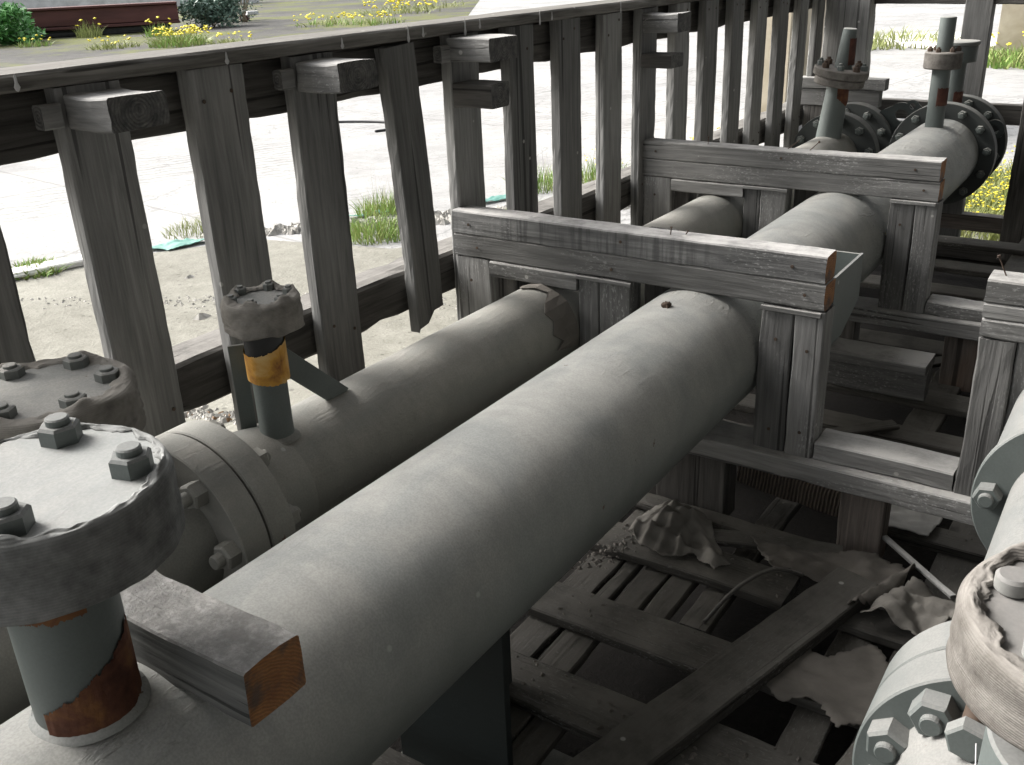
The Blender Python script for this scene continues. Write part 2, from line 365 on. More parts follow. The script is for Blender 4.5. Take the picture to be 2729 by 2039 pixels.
def hexnut(name, c, axis, af, h, m, parent, stud=.0, rot=0, studm=None, studr=None):
    """hex nut, af = across flats, chamfered, with the stud end showing"""
    c = Vector(c) + Vector((0, 0, H)); R = af / math.sqrt(3); ch = h * .14
    vs = []; fs = []
    def ring_(r, z): s = len(vs); vs.extend([(r * math.cos(rot + math.pi / 3 * k), r * math.sin(rot + math.pi / 3 * k), z) for k in range(6)]); return s
    a = ring_(R, 0); b = ring_(R, h - ch); d = ring_(R * .86, h)
    for s, t in ((a, b), (b, d)):
        for k in range(6): fs.append((s + k, s + (k + 1) % 6, t + (k + 1) % 6, t + k))
    fs.append(tuple(d + k for k in range(6)))
    if stud > 0:
        r = studr or af * .31; s0 = len(vs); seg = 20
        for z, rr in ((h, r), (h + stud * .8, r), (h + stud, r * .85)):
            vs.extend([(rr * math.cos(2 * math.pi * k / seg), rr * math.sin(2 * math.pi * k / seg), z) for k in range(seg)])
        for q in range(2):
            for k in range(seg): fs.append((s0 + q * seg + k, s0 + q * seg + (k + 1) % seg, s0 + (q + 1) * seg + (k + 1) % seg, s0 + (q + 1) * seg + k))
        fs.append(tuple(s0 + 2 * seg + k for k in range(seg)))
    ez = Vector(axis).normalized(); ex = (Vector((0, 0, 1)) if abs(ez.z) < .9 else Vector((1, 0, 0))); ey = ez.cross(ex).normalized(); ex = ey.cross(ez)
    return meshobj(name, vs, fs, m, parent, basis(c, ex, ey, ez))
def flange(name, C, y0, y1, R, m, parent, nb=8, a0=0.2, nutm=None, face=-1, nut=.05, rb=None, studs=.012, hub=None):
    """pipe flange disc between y0 and y1 with nuts on one face"""
    f = lathe(name, [(0, 0), (R - .003, 0), (R, .003), (R, y1 - y0 - .003), (R - .003, y1 - y0), (0, y1 - y0)], m, parent, (C[0], y0, C[1]), 'Y', 96)
    rb = rb or R * .84
    for k in range(nb):
        t = a0 + 2 * math.pi * k / nb; p = (C[0] + rb * math.cos(t), y0 if face < 0 else y1, C[1] + rb * math.sin(t))
        hexnut('flange_nut', p, (0, face, 0), nut, nut * .62, nutm or m, f, studs, rot=random.random())
    return f
def pipe(name, C, y0, y1, r, m, parent, seg=128, bell=0):
    n = max(2, int((y1 - y0) / .1)); prof = [(0, 0)] + [(r, (y1 - y0) * i / n) for i in range(n + 1)] + [(0, y1 - y0)]
    return lathe(name, prof, m, parent, (C[0], y0, C[1]), 'Y', seg)
def collar(name, C, R, z0, z1, m, parent, inner=.78, amp=.006, bumps=(), seed=0, fold=True, ripple=.004, tilt=None, sag=0):
    """cloth wound round a lid: a wrinkled skirt that folds over the top edge with a ragged inner hem"""
    seg = 160; hts = []; n = 16
    vs = []; rows = []
    C3 = Vector((C[0], C[1], H))
    def nz(t, k, s=3.): return noise.noise(Vector((math.cos(t) * s + seed, math.sin(t) * s, k + seed)))
    path = []
    for i in range(n + 1): path.append(('s', i / n))
    for i in range(1, 4): path.append(('c', i / 3))
    for i in range(1, 9): path.append(('t', i / 8))
    for kind, u in path:
        row = []
        for k in range(seg):
            t = 2 * math.pi * k / seg; lip = 0
            for (ba, bw, bh) in bumps:
                d = (t - ba + math.pi) % (2 * math.pi) - math.pi; lip += bh * math.exp(-(d / bw) ** 2)
            bot = z0 + nz(t, 5, 2) * .008 - sag * max(0, nz(t, 9, 1))
            if kind == 's':
                z = bot + (z1 - .006 - bot) * u; r = R + .006 + nz(t, u * 4, 4) * amp + math.sin(u * 34 + nz(t, 0) * 3) * ripple * .35 + nz(t, u * 14, 1.2) * ripple
                if u < .05: r -= .006
            elif kind == 'c':
                r = R + .006 - .006 * u + nz(t, 4, 4) * amp * (1 - u); z = z1 - .006 + .010 * math.sin(u * math.pi / 2) + lip * u * .25
            else:
                rin = R * (inner + nz(t, 2, 5) * .09 + nz(t, 3, 14) * .05); 
                r = R + (rin - R) * u; z = z1 + .005 + lip * math.sin(math.pi * min(1, u * 1.2)) * .9 * (1 if u < .84 else .4) + nz(t, u * 3, 7) * .004 + (lip * .25 if u < .3 else 0)
                if u > .95: z = z1 + .002
            row.append(len(vs)); vs.append((r * math.cos(t), r * math.sin(t), z))
        rows.append(row)
    # underside return so the skirt has thickness
    row = []
    for k in range(seg):
        t = 2 * math.pi * k / seg; row.append(len(vs)); x, y, z = vs[rows[0][k]]; vs.append((x * .93, y * .93, z + .004))
    rows.insert(0, row)
    fs = []
    for i in range(len(rows) - 1):
        A, B = rows[i], rows[i + 1]
        for k in range(seg): k2 = (k + 1) % seg; fs.append((A[k], A[k2], B[k2], B[k]))
    mw = Matrix.Translation(C3)
    if tilt is not None: mw = mw @ tilt
    return meshobj(name, vs, fs, m, parent, mw, smooth=True)
def band(name, C, r, zf, zt, t0, t1, m, parent, th=.002, seed=0, rag=.006):
    """partial sleeve on an upright stem; zf(t), zt(t) give its lower and upper hems"""
    seg = 140; n = 6; vs = []; fs = []
    for j in range(n + 1):
        for k in range(seg + 1):
            t = t0 + (t1 - t0) * k / seg; a = zf(t) + (noise.noise(Vector((t * 5, seed, 1))) + .5 * noise.noise(Vector((t * 17, seed, 1))) + .3 * noise.noise(Vector((t * 50, seed, 1)))) * rag; b = zt(t) + (noise.noise(Vector((t * 5, seed, 4))) + .6 * noise.noise(Vector((t * 19, seed, 4))) + .35 * noise.noise(Vector((t * 55, seed, 4)))) * rag
            fr = r + th * (1 + .4 * noise.noise(Vector((t * 9, j, seed)))) * (1 if 0 < k < seg else .1)
            vs.append((fr * math.cos(t), fr * math.sin(t), a + (b - a) * j / n))
    for j in range(n):
        for k in range(seg): q = j * (seg + 1) + k; fs.append((q, q + 1, q + seg + 2, q + seg + 1))
    return meshobj(name, vs, fs, m, parent, Matrix.Translation(Vector((C[0], C[1], H))), smooth=True)
def upright(name, C, r, z0, z1, m, parent, seg=48, r2=None, tilt=None, e=.003):
    r2 = r2 or r; L = z1 - z0
    return lathe(name, [(0, 0), (r - e, 0), (r, e), (r2, L - e), (r2 - e, L), (0, L)], m, parent, (C[0], C[1], z0), 'Z', seg, tilt=tilt)
def nail(name, p, h, parent=None, lean=(0, 0), label=None):
    ez = Vector((lean[0], lean[1], 1)).normalized(); ex = Vector((1, 0, 0)); ey = ez.cross(ex).normalized(); ex = ey.cross(ez)
    vs = []; fs = []; seg = 8
    for z, r in ((-.01, .0018), (h * .9, .0018), (h * .9, .0045), (h, .0045)):
        vs += [(r * math.cos(2 * math.pi * k / seg), r * math.sin(2 * math.pi * k / seg), z) for k in range(seg)]
    for q in range(3):
        for k in range(seg): fs.append((q * seg + k, q * seg + (k + 1) % seg, (q + 1) * seg + (k + 1) % seg, (q + 1) * seg + k))
    fs.append(tuple(3 * seg + k for k in range(seg)))
    return meshobj(name, vs, fs, NAIL, parent, basis(Vector(p) + Vector((0, 0, H)), ex, ey, ez))

# ================================================================ SETTING
def sheet(name, pts, z, m, sub=0):
    me = bpy.data.meshes.new(name); bm = bmesh.new()
    vs = [bm.verts.new((x, y, z)) for x, y in pts]; bm.faces.new(vs); bm.normal_update()
    if bm.faces[:][0].normal.z < 0: bmesh.ops.reverse_faces(bm, faces=bm.faces[:])
    bm.to_mesh(me); bm.free(); me.materials.append(m)
    o = bpy.data.objects.new(name, me); COL.objects.link(o); o['kind'] = 'structure'; return o
def ground_mat(name, a, c, scale=1.0, moss=None, cracks=True, tracks=False, chips=True, joints=False):
    m, nt, n, L, b = mat(name)
    tc = N(nt, 'ShaderNodeTexCoord'); v = tc.outputs['Object']
    big = noise_n(nt, v, .35 * scale, 6, .6); mid = noise_n(nt, v, 4 * scale, 6, .7); fine = noise_n(nt, v, 60, 3, .7)
    f = mathn(nt, 'ADD', mathn(nt, 'MULTIPLY', big, .45), mathn(nt, 'ADD', mathn(nt, 'MULTIPLY', mid, .33), mathn(nt, 'MULTIPLY', fine, .22)))
    col = ramp(nt, [(.38, a), (.62, c)], f)
    if tracks:
        mp = N(nt, 'ShaderNodeMapping'); mp.inputs['Rotation'].default_value = (0, 0, .5); L.new(v, mp.inputs[0])
        wv = N(nt, 'ShaderNodeTexWave', bands_direction='X'); wv.inputs['Scale'].default_value = 2.3; wv.inputs['Distortion'].default_value = 6; wv.inputs['Detail'].default_value = 4
        wv.inputs['Detail Scale'].default_value = 2; L.new(mp.outputs[0], wv.inputs['Vector'])
        wm = mathn(nt, 'MULTIPLY', mapr(nt, wv.outputs['Fac'], 0, .35, 1, 0), mapr(nt, noise_n(nt, v, .5, 2), .45, .6))
        col = mixc(nt, mathn(nt, 'MULTIPLY', wm, .45), col, tuple(x * .5 for x in a))
    if joints:
        br = N(nt, 'ShaderNodeTexBrick'); br.offset = 0; br.inputs['Scale'].default_value = .24; br.inputs['Mortar Size'].default_value = .004; br.inputs['Brick Width'].default_value = 1; br.inputs['Row Height'].default_value = 1.15
        mp2 = N(nt, 'ShaderNodeMapping'); mp2.inputs['Rotation'].default_value = (0, 0, .12); mp2.inputs['Location'].default_value = (1.1, .6, 0)
        L.new(v, mp2.inputs[0]); L.new(mp2.outputs[0], br.inputs['Vector'])
        col = mixc(nt, mathn(nt, 'MULTIPLY', br.outputs['Fac'], .35), col, tuple(x * .4 for x in a))
        st = mapr(nt, noise_n(nt, v, .8, 5, .65), .52, .7, 0, .35); col = mixc(nt, st, col, tuple(x * .55 for x in a)); gr = noise_n(nt, v, 22, 4, .75); col = mixc(nt, mapr(nt, gr, .55, .70, 0, .5), col, tuple(x * .5 for x in a))
    if moss:
        mm = mapr(nt, noise_n(nt, v, .22, 6, .72), .45, .56)
        m2 = noise_n(nt, v, 3, 5, .7)
        col = mixc(nt, mathn(nt, 'MULTIPLY', mm, mapr(nt, m2, .35, .6, .3, 1)), col, moss)
    if chips:
        vo = N(nt, 'ShaderNodeTexVoronoi'); vo.inputs['Scale'].default_value = 14; L.new(v, vo.inputs['Vector'])
        ch = mathn(nt, 'MULTIPLY', mapr(nt, vo.outputs['Distance'], .12, .20, 1, 0), mapr(nt, noise_n(nt, v, 1.3, 2), .46, .58))
        col = mixc(nt, mathn(nt, 'MULTIPLY', ch, .5), col, tuple(x * .35 for x in a))
    if cracks:
        vc = N(nt, 'ShaderNodeTexVoronoi', feature='DISTANCE_TO_EDGE'); vc.inputs['Scale'].default_value = .33
        dv = N(nt, 'ShaderNodeVectorMath', operation='ADD'); nn = noise_n(nt, v, 1.5, 4, .6, out='Color')
        L.new(v, dv.inputs[0]); L.new(nn, dv.inputs[1]); L.new(dv.outputs[0], vc.inputs['Vector'])
        col = mixc(nt, mapr(nt, vc.outputs['Distance'], .001, .007, .35, 0), col, tuple(x * .3 for x in a))
    L.new(col, b.inputs['Base Color']); b.inputs['Roughness'].default_value = .9; b.inputs['Specular IOR Level'].default_value = .2
    n1 = bump(nt, b, mid, .4, .02); bump(nt, b, fine, .5, .01, n1); return m
G_ROAD = ground_mat('pale_concrete_yard', (.235, .232, .225), (.385, .38, .37), tracks=True, joints=True)
G_NEAR = ground_mat('beige_gritty_concrete', (.14, .134, .11), (.27, .262, .225), scale=2, cracks=False)
G_ASPH = ground_mat('grey_mossy_asphalt', (.035, .034, .032), (.105, .10, .092), moss=(.11, .12, .03), scale=.6)
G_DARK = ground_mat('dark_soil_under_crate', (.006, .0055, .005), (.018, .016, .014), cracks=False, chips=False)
sheet('ground', [(-300, -60), (300, -60), (300, 420), (-300, 420)], 0, G_ROAD)
sheet('asphalt_yard', [(-13.6, 3.5), (-13.9, 9), (-16, 21), (-23.3, 31.9), (-31, 43.4), (-45, 66), (-260, 180), (-260, -20), (-13.6, -20)], .004, G_ASPH)
sheet('near_pavement', [(-1.95, -3), (-6.45, -1.0), (-6.36, 3.2), (-6.2, 3.78), (-5.55, 4.75), (-4.45, 5.0), (-3.9, 5.6), (-1.95, 6.2)], .004, G_NEAR)
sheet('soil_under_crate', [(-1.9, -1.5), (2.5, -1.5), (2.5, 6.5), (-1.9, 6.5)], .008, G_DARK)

# unseen roof added to keep zenith light off the crate, left side open
cm, cnt, cn, cL, cb = mat('shade_roof_corrugated'); cb.inputs['Base Color'].default_value = (.36, .355, .35, 1); cb.inputs['Roughness'].default_value = .7
shade_roof = thing('added_shade_roof', 'added unseen corrugated roof on steel posts that shades the pipe crate', 'roof', (1.6, 3.0, 0))
ROOF_X0, ROOF_Z = -2.1, 2.0
vs = []; fs = []; nx = 120
for i in range(nx + 1):
    x = ROOF_X0 + i * .07; z = H + ROOF_Z + .5 * (x - ROOF_X0) / 8 + .02 * (1 if i % 2 else -1)
    vs += [(x, -6, z), (x, 9.5, z), (x, 9.5, z - .004), (x, -6, z - .004)]
for i in range(nx):
    a, b = i * 4, i * 4 + 4; fs += [(a, b, b + 1, a + 1), (a + 3, a + 2, b + 2, b + 3)]
meshobj('shade_roof_sheet', vs, fs, cm, shade_roof)
for x, y in ((1.9, 4.6), (1.9, 9.3)):
    upright('shade_roof_post', (x, y), .06, -H, ROOF_Z + .2, STEEL, shade_roof)

wl = beam('added_shade_wall', (3.5, -7, .1), (3.5, 9.5, .1), .2, 4.1, W_DARK, None, jit=.01, step=.5)  # unseen wall added to cut the light reaching the floor from the right
tag(wl, 'added unseen dark timber wall that cuts side light right of the pipe crate', 'wall')
# ================================================================ LEFT TIMBER FENCE
FX = -1.92
fence = thing('timber_fence', 'long weathered timber fence of upright planks on the left side of the pipe crate', 'fence', (FX - .04, 3.5, 0))
beam('coping_board', (-1.99, -.6, -.185), (-1.99, 6.5, -.185), .17, .036, W_TOP, fence, jit=.004, cham=.006, step=.08)
box('top_beam', (-2.11, -1.985), (-.6, 6.5), (-.345, -.206), W_DARK, fence, jit=.006)
box('bottom_rail', (-2.11, -1.985), (-.6, 6.5), (-1.045, -.90), W_DARK, fence, jit=.006, cham=.01)
posts = [(.83, 1.0), (1.175, 1.335), (1.51, 1.68), (1.84, 2.0), (2.515, 2.67), (2.845, 3.0), (3.17, 3.33), (3.51, 3.665), (3.835, 3.99),
         (4.17, 4.325), (4.50, 4.655), (4.835, 4.99), (5.175, 5.33), (5.515, 5.67), (5.865, 6.02), (6.20, 6.33)]
for (a, b) in [(.15, .33), (.49, .66)] + posts:
    box('fence_post', (FX - .042, FX), (a, b), (-1.80, -.206 - random.random() * .004), W_FENCE, fence, jit=.0022, step=.04)
def nail_head(p, d, parent):
    return hexnut('nail_head', p, d, .009, .002, NAIL, parent)
for (a, b) in posts:
    for zz in (-.265, -.965):
        for q in (.25, .75): nail_head((FX + .0005, a + (b - a) * q + random.uniform(-.01, .01), zz + random.uniform(-.03, .03)), (1, 0, 0), fence)
# tilted plank that has split off at its foot
def jag(y, z): return .03 * math.sin(y * 150) - .11 * max(0, (JS * y - .0) / .067) ** 1.0
JS = 1
bp = beam('broken_plank', (FX - .01, 2.262, -.215), (FX - .01, 2.318, -1.08), .135, .045, W_FENCE, fence, up=(1, 0, 0), jit=.003, step=.03, cut=jag)
tag(bp, 'grey plank with a split ragged lower end')
bp.location = Vector(bp.location)
for y, zz, l_ in ((.93, -.178, .05), (.99, -.18, .03), (1.04, -.176, .045), (1.09, -.18, .035), (1.62, -.185, .03), (2.3, -.18, .05), (2.37, -.183, .03), (2.58, -.182, .055), (2.66, -.18, .03), (3.02, -.182, .05), (3.1, -.184, .03), (3.62, -.182, .045), (2.02, -.185, .03)):
    d_ = bmesh.new(); bmesh.ops.create_icosphere(d_, subdivisions=2, radius=1)
    for v_ in d_.verts:
        t_ = v_.co.z; v_.co = Vector((v_.co.x * .0015, v_.co.y * (.0035 + (.0045 if t_ < -.4 else 0)), v_.co.z * l_ * .5))
    me_ = bpy.data.meshes.new('dropping'); d_.to_mesh(me_); d_.free(); me_.materials.append(PALE)
    place(bpy.data.objects.new('dropping', me_), Matrix.Translation(Vector((-1.9045, y, H + zz - l_ * .15))), fence)
# sawn stubs nailed to the heads of the posts
for (y0, y1, z0, z1, x1) in ((1.19, 1.33, -.29, -.222, -1.77), (1.85, 2.0, -.295, -.222, -1.77), (2.50, 2.66, -.285, -.215, -1.76), (3.84, 3.97, -.30, -.225, -1.76)):
    box('sawn_stub', (FX + .002, x1), (y0, y1), (z0, z1), W_FRAME, fence, axis=0, jit=.004)
box('sawn_stub', (FX + .002, -1.77), (2.515, 2.615), (-.425, -.35), W_DARK, fence, axis=0)
box('sawn_stub', (FX + .002, -1.78), (3.83, 3.95), (-.44, -.385), W_DARK, fence, axis=0)
for y in (1.13, 1.79, 2.455):
    box('corbel_chip', (FX - .02, FX + .012), (y, y + .045), (-.285, -.235), W_FENCE, fence, axis=1, jit=.001)

# ================================================================ FAR END FENCE
endf = thing('end_fence', 'dark timber end fence with three posts and four rails behind the far flanges', 'fence', (-1.0, 6.52, 0))
box('corner_post', (-1.93, -1.66), (6.36, 6.50), (-1.80, -.1), W_FENCE, endf, jit=.004)
box('fence_post', (-1.14, -.99), (6.42, 6.52), (-1.80, .1), W_FENCE, endf)
box('fence_post', (-.75, -.62), (6.38, 6.46), (-1.80, .1), W_DARK, endf)
box('fence_post', (.3, .45), (6.42, 6.52), (-1.80, .1), W_DARK, endf)
beam('top_rail', (-1.66, 6.50, -.265), (2.2, 6.42, -.30), .10, .13, W_DARK, endf)
beam('middle_rail', (-1.66, 6.57, -.955), (2.2, 6.45, -.97), .07, .115, W_DARK, endf)
beam('lower_rail', (-1.66, 6.47, -1.60), (2.2, 6.43, -1.61), .09, .10, W_WARM, endf)
beam('bottom_rail', (-1.66, 6.47, -1.79), (2.2, 6.43, -1.80), .09, .09, W_DARK, endf)

# ================================================================ SUPPORT FRAMES
def support_frame(Y, name, label, full=True, dy=0.0, x1=-.69, group='timber frames carrying the pipes'):
    f = thing(name, label, 'timber frame', (-1.0, Y + .05, 0), group)
    D = .09
    a = box('upper_beam', (-1.925, x1), (Y, Y + D), (-.8245, -.748), W_STAIN if Y < 3 else W_FRAME, f, end='b', jit=.0022)
    box('lower_beam', (-1.925, x1 + .004), (Y + .002, Y + D), (-.902, -.8265), W_FRAME, f, end='b', jit=.0022)
    box('left_upright', (-1.925, -1.788), (Y + .006, Y + D), (-1.347, -.904), W_FRAME, f)
    box('left_upright', (-1.786, -1.716), (Y + .05, Y + D + .05), (-1.347, -.904), W_DARK, f)
    box('shim_block', (-1.782, -1.452), (Y - .004, Y + D), (-.956, -.9045), W_FRAME, f, axis=0)
    box('middle_upright', (-1.450, -1.377), (Y + .004, Y + D), (-1.347, -.904), W_FRAME, f)
    box('middle_upright', (-1.375, -1.268), (Y + .002, Y + D - .01), (-1.347, -.904), W_FRAME, f)
    box('filler_strip', (-1.45, -1.262), (Y - .008, Y + .001), (-.916, -.9035), W_FRAME, f, jit=.0008)
    box('back_plank', (-1.266, -1.17), (Y + .10, Y + .13), (-1.347, -.76), W_DARK, f)
    box('right_upright', (-.857, -.764), (Y + .004, Y + D), (-1.347, -.904), W_FRAME, f)
    box('right_upright', (-.762, -.68), (Y + .001, Y + D - .002), (-1.347, -.904), W_FRAME, f)
    box('filler_strip', (-.857, -.69), (Y - .008, Y + .001), (-.918, -.9035), W_FRAME, f, jit=.0008)
    box('sill_beam', (-1.95, 1.2), (Y - .03, Y + .12), (-1.414, -1.349), W_FRAME, f, jit=.003)
    box('spacer_block', (-.675, -.303), (Y + .002, Y + .115), (-1.348, -1.293), W_FRAME, f, jit=.003)
    for xa, xb, mm in ((-1.90, -1.75, W_DARK), (-1.17, -.935, W_DARK), (-.59, -.465, W_WARM), (.2, .4, W_DARK)):
        box('sill_leg', (xa, xb), (Y + .015, Y + .11), (-1.648, -1.415), mm, f, axis=2)
    return f
def frame_nails(f, Y, xs):
    for x, z in xs: nail_head((x, Y - .0008, z), (0, -1, 0), f)
f2 = support_frame(2.48, 'support_frame', 'nearer timber frame whose two-plank beam with orange sawn end crosses the big pipe')
f3 = support_frame(3.87, 'support_frame', 'farther timber frame with knotty top plank bridging both pipes')
frame_nails(f2, 2.48, [(-1.86, -.79), (-1.83, -.865), (-1.30, -.78), (-1.33, -.87), (-.78, -.785), (-.74, -.86), (-1.86, -.98), (-1.7, -.93), (-1.5, -.93), (-.81, -1.0), (-.72, -1.02), (-.81, -1.28), (-.72, -1.27)])
frame_nails(f3, 3.87, [(-1.86, -.79), (-1.30, -.78), (-.78, -.785), (-.74, -.86), (-1.86, -.98), (-.81, -1.0)])
def side_frame(Y, label):
    f = thing('side_support_frame', label, 'timber frame', (0, Y + .05, 0))
    D = .10
    box('upper_beam', (-.302, 1.1), (Y + .001, Y + D), (-.81, -.752), W_FRAME, f, jit=.002, cham=.004)
    box('lower_beam', (-.30, 1.1), (Y, Y + D), (-.85, -.812), W_FRAME, f)
    box('lower_beam', (-.30, 1.1), (Y - .002, Y + D), (-.900, -.852), W_FRAME, f)
    box('upright', (-.30, -.215), (Y, Y + D), (-1.347, -.902), W_FRAME, f, jit=.003)
    box('upright', (-.213, -.14), (Y + .01, Y + D), (-1.347, -.902), W_FRAME, f)
    return f
fr = side_frame(2.48, 'timber post and beam ends standing at the right edge beside the pale pipe')
nail('bent_nail', (-.27, 2.53, -.748), .05, fr, (-.5, 0))
side_frame(3.87, 'farther timber side frame over the pale pipe behind the right edge post')
# far short frame against the end wall
f4 = thing('short_far_frame', 'short stacked timber beam beyond the leaning far stem', 'timber frame', (-1.7, 6.2, 0))
box('upper_beam', (-1.99, -1.47), (6.15, 6.24), (-.80, -.735), W_FRAME, f4)
box('lower_beam', (-1.99, -1.50), (6.16, 6.24), (-.90, -.802), W_FRAME, f4)
box('upright', (-1.95, -1.80), (6.17, 6.25), (-1.7, -.902), W_DARK, f4)
box('upright', (-1.68, -1.57), (6.17, 6.25), (-1.7, -.92), W_DARK, f4)
for p, h, l in (((-1.155, 2.515, -.748), .022, (.1, 0)), ((-1.115, 2.535, -.748), .012, (.5, .2))): nail('nail', p, h, f2, l)
for p, h, l in (((-1.29, 3.93, -.748), .05, (1.2, .3)), ((-1.2, 3.93, -.748), .05, (1.0, -.2)), ((-1.63, 3.90, -.748), .03, (0, 0))): nail('nail', p, h, f3, l)

# ================================================================ MAIN PIPE
MC = (-1.065, -1.10)
mp_ = thing('big_pipe', 'thick grey green steel pipe running from the lower left to the far flanges', 'pipe', (MC[0], 3.0, 0))
body = pipe('pipe_body', MC, -.9, 5.93, .2, PIPE, mp_)
lathe('pipe_reducer', [(0, 0), (.2, 0), (.2, .42), (0, .42)], PIPE, mp_, (MC[0], 5.98, MC[1]), 'Y', 96)
flange('far_flange', MC, 5.88, 5.955, .283, STEEL_F, mp_, nb=12, a0=.15, nut=.04, rb=.243, nutm=STEEL)
fl2 = flange('far_flange', MC, 6.24, 6.32, .28, STEEL_F, mp_, nb=12, a0=.3, nut=.04, rb=.243, nutm=STEEL)
for a in (.75, 2.2):
    t = a; p = (MC[0] + .25 * math.cos(t), MC[1] + .25 * math.sin(t))
# lifting lug with a round eye standing between the far flanges
def lug(name, C, R, t, y, parent, s=.07):
    c = Vector((C[0] + R * math.cos(t), y, C[1] + R * math.sin(t) + H)); seg = 32; vs = []; fs = []
    out = Vector((math.cos(t), 0, math.sin(t))); side = Vector((-math.sin(t), 0, math.cos(t)))
    ro, ri = s * .62, s * .30
    outline = []
    for k in range(seg):
        a = 2 * math.pi * k / seg; d = Vector((math.cos(a), math.sin(a)))
        if d.x > -.2: q = (d.x * ro, d.y * ro)
        else: q = (-s * 1.2 * min(1, (-d.x + .1)), max(-1, min(1, d.y * 1.6)) * ro * 1.15)
        outline.append(q)
    for yy in (-.01, .01):
        for k in range(seg): a = 2 * math.pi * k / seg; x, z = outline[k]; vs.append(c + out * x + side * z + Vector((0, yy, 0)))
        for k in range(seg): a = 2 * math.pi * k / seg; vs.append(c + out * ri * math.cos(a) + side * ri * math.sin(a) + Vector((0, yy, 0)))
    for k in range(seg):
        k2 = (k + 1) % seg; A, B, D_, E_ = 0, seg, 2 * seg, 3 * seg
        fs += [(A + k, A + k2, B + k2, B + k), (D_ + k2, D_ + k, E_ + k, E_ + k2), (A + k2, A + k, D_ + k, D_ + k2), (B + k, B + k2, E_ + k2, E_ + k)]
    return meshobj(name, vs, fs, STEEL_D, parent)
# far stem with collar
st = upright('far_stem', (MC[0], 5.61), .046, -.93, -.605, STEEL, mp_)
lathe('stem_collar', rim(.093, 0, .085, .006), CLOTH3, mp_, (MC[0], 5.61, -.605), 'Z', 48)
upright('stem_spindle', (MC[0], 5.61), .040, -.52, -.352, STEEL, mp_)
for k in range(6):
    t = k * math.pi / 3 + .3; hexnut('stem_nut', (MC[0] + .068 * math.cos(t), 5.61 + .068 * math.sin(t), -.52), (0, 0, 1), .024, .018, NAIL, st, .008)
band('rust_band', (MC[0], 5.61), .0465, lambda t: -.79, lambda t: -.70, -1.5, .5, REDTAPE, mp_)
st2 = upright('rear_stem', (MC[0] - .02, 6.12), .052, -.93, -.62, STEEL, mp_)
lathe('rear_stem_collar', rim(.10, 0, .09, .005), STEEL, mp_, (MC[0] - .02, 6.12, -.62), 'Z', 48)
lathe('rear_stem_lid', rim(.108, 0, .02, .004), LID2, mp_, (MC[0] - .02, 6.12, -.53), 'Z', 48)
band('orange_band', (MC[0] - .02, 6.12), .053, lambda t: -.86, lambda t: -.78, -1.3, .6, REDTAPE, mp_)
# near stem with the pale bolted lid
NS = (-1.07, .512)
upright('near_stem', NS, .068, -.98, -.66, STEEL, mp_, seg=64)
LR = .150; lz = -.562
T1 = Matrix.Rotation(math.radians(3.0), 4, Vector((.43, .9, 0)))
upr = lathe('lid_plate', rim(LR, 0, .045, .004), LID, mp_, (NS[0], NS[1] + .01, lz - .045), 'Z', 96)
lathe('lid_flange', rim(LR, 0, .05, .004), STEEL, mp_, (NS[0], NS[1] + .01, lz - .098), 'Z', 96)
LB = [(-1.152, .605), (-.985, .595), (-.975, .44), (-1.15, .40), (-1.19, .5)]
for k in range(4):
    t = math.radians(43 + 90 * k); hexnut('lid_nut', (NS[0] + .112 * math.cos(t), NS[1] + .01 + .112 * math.sin(t), lz), (0, 0, 1), .047, .025, STEEL_R, upr, .010, rot=.3 + k, studr=.0155)
bl = [(math.radians(43 + 90 * k), .16, .010) for k in range(4)]
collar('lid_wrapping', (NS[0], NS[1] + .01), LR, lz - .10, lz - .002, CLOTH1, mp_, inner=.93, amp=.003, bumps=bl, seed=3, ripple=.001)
band('rust_patch', NS, .0685, lambda t: -.935 + .025 * (t + 1.3), lambda t: -.862 + .045 * (t + 1.3), -1.35, .8, RUST, mp_, seed=2, rag=.009, th=.0025)
band('stem_sleeve', NS, .0685, lambda t: -.99, lambda t: -.895 - .01 * (t + 2), -3.2, -1.2, STEEL, mp_, seed=5, rag=.004, th=.003)
band('rust_patch', NS, .0685, lambda t: -.72, lambda t: -.665, -1.3, -.1, RUST, mp_, seed=8, rag=.008, th=.0012)
lathe('weld_bead', [(.066, 0), (.078, 0), (.076, .006), (.068, .014)], PIPE, mp_, (NS[0], NS[1], -.905), 'Z', 64)
sb = bmesh.new(); bmesh.ops.create_icosphere(sb, subdivisions=3, radius=.014)
for v in sb.verts: v.co *= 1 + noise.noise(v.co * 120) * .5
sm_ = bpy.data.meshes.new('rust_scab'); sb.to_mesh(sm_); sb.free(); sm_.materials.append(NAIL)
place(bpy.data.objects.new('rust_scab', sm_), Matrix.Translation(Vector((-1.075, 2.33, H - .899))), mp_)
# steel leg under it
leg = thing('pipe_saddle', 'dark steel plate leg standing under the big pipe', 'pipe support', (-1.07, 1.35, 0))
box('saddle_plate', (-1.25, -.935), (1.28, 1.30), (-1.8, -1.17), STEEL_D, leg, jit=0, cham=.002)
box('saddle_web', (-1.09, -1.07), (1.302, 1.50), (-1.8, -1.25), STEEL_D, leg, jit=0, cham=.002)
box('base_plate', (-1.30, -.90), (1.24, 1.54), (-1.84, -1.802), STEEL_D, leg, jit=0, cham=.002)

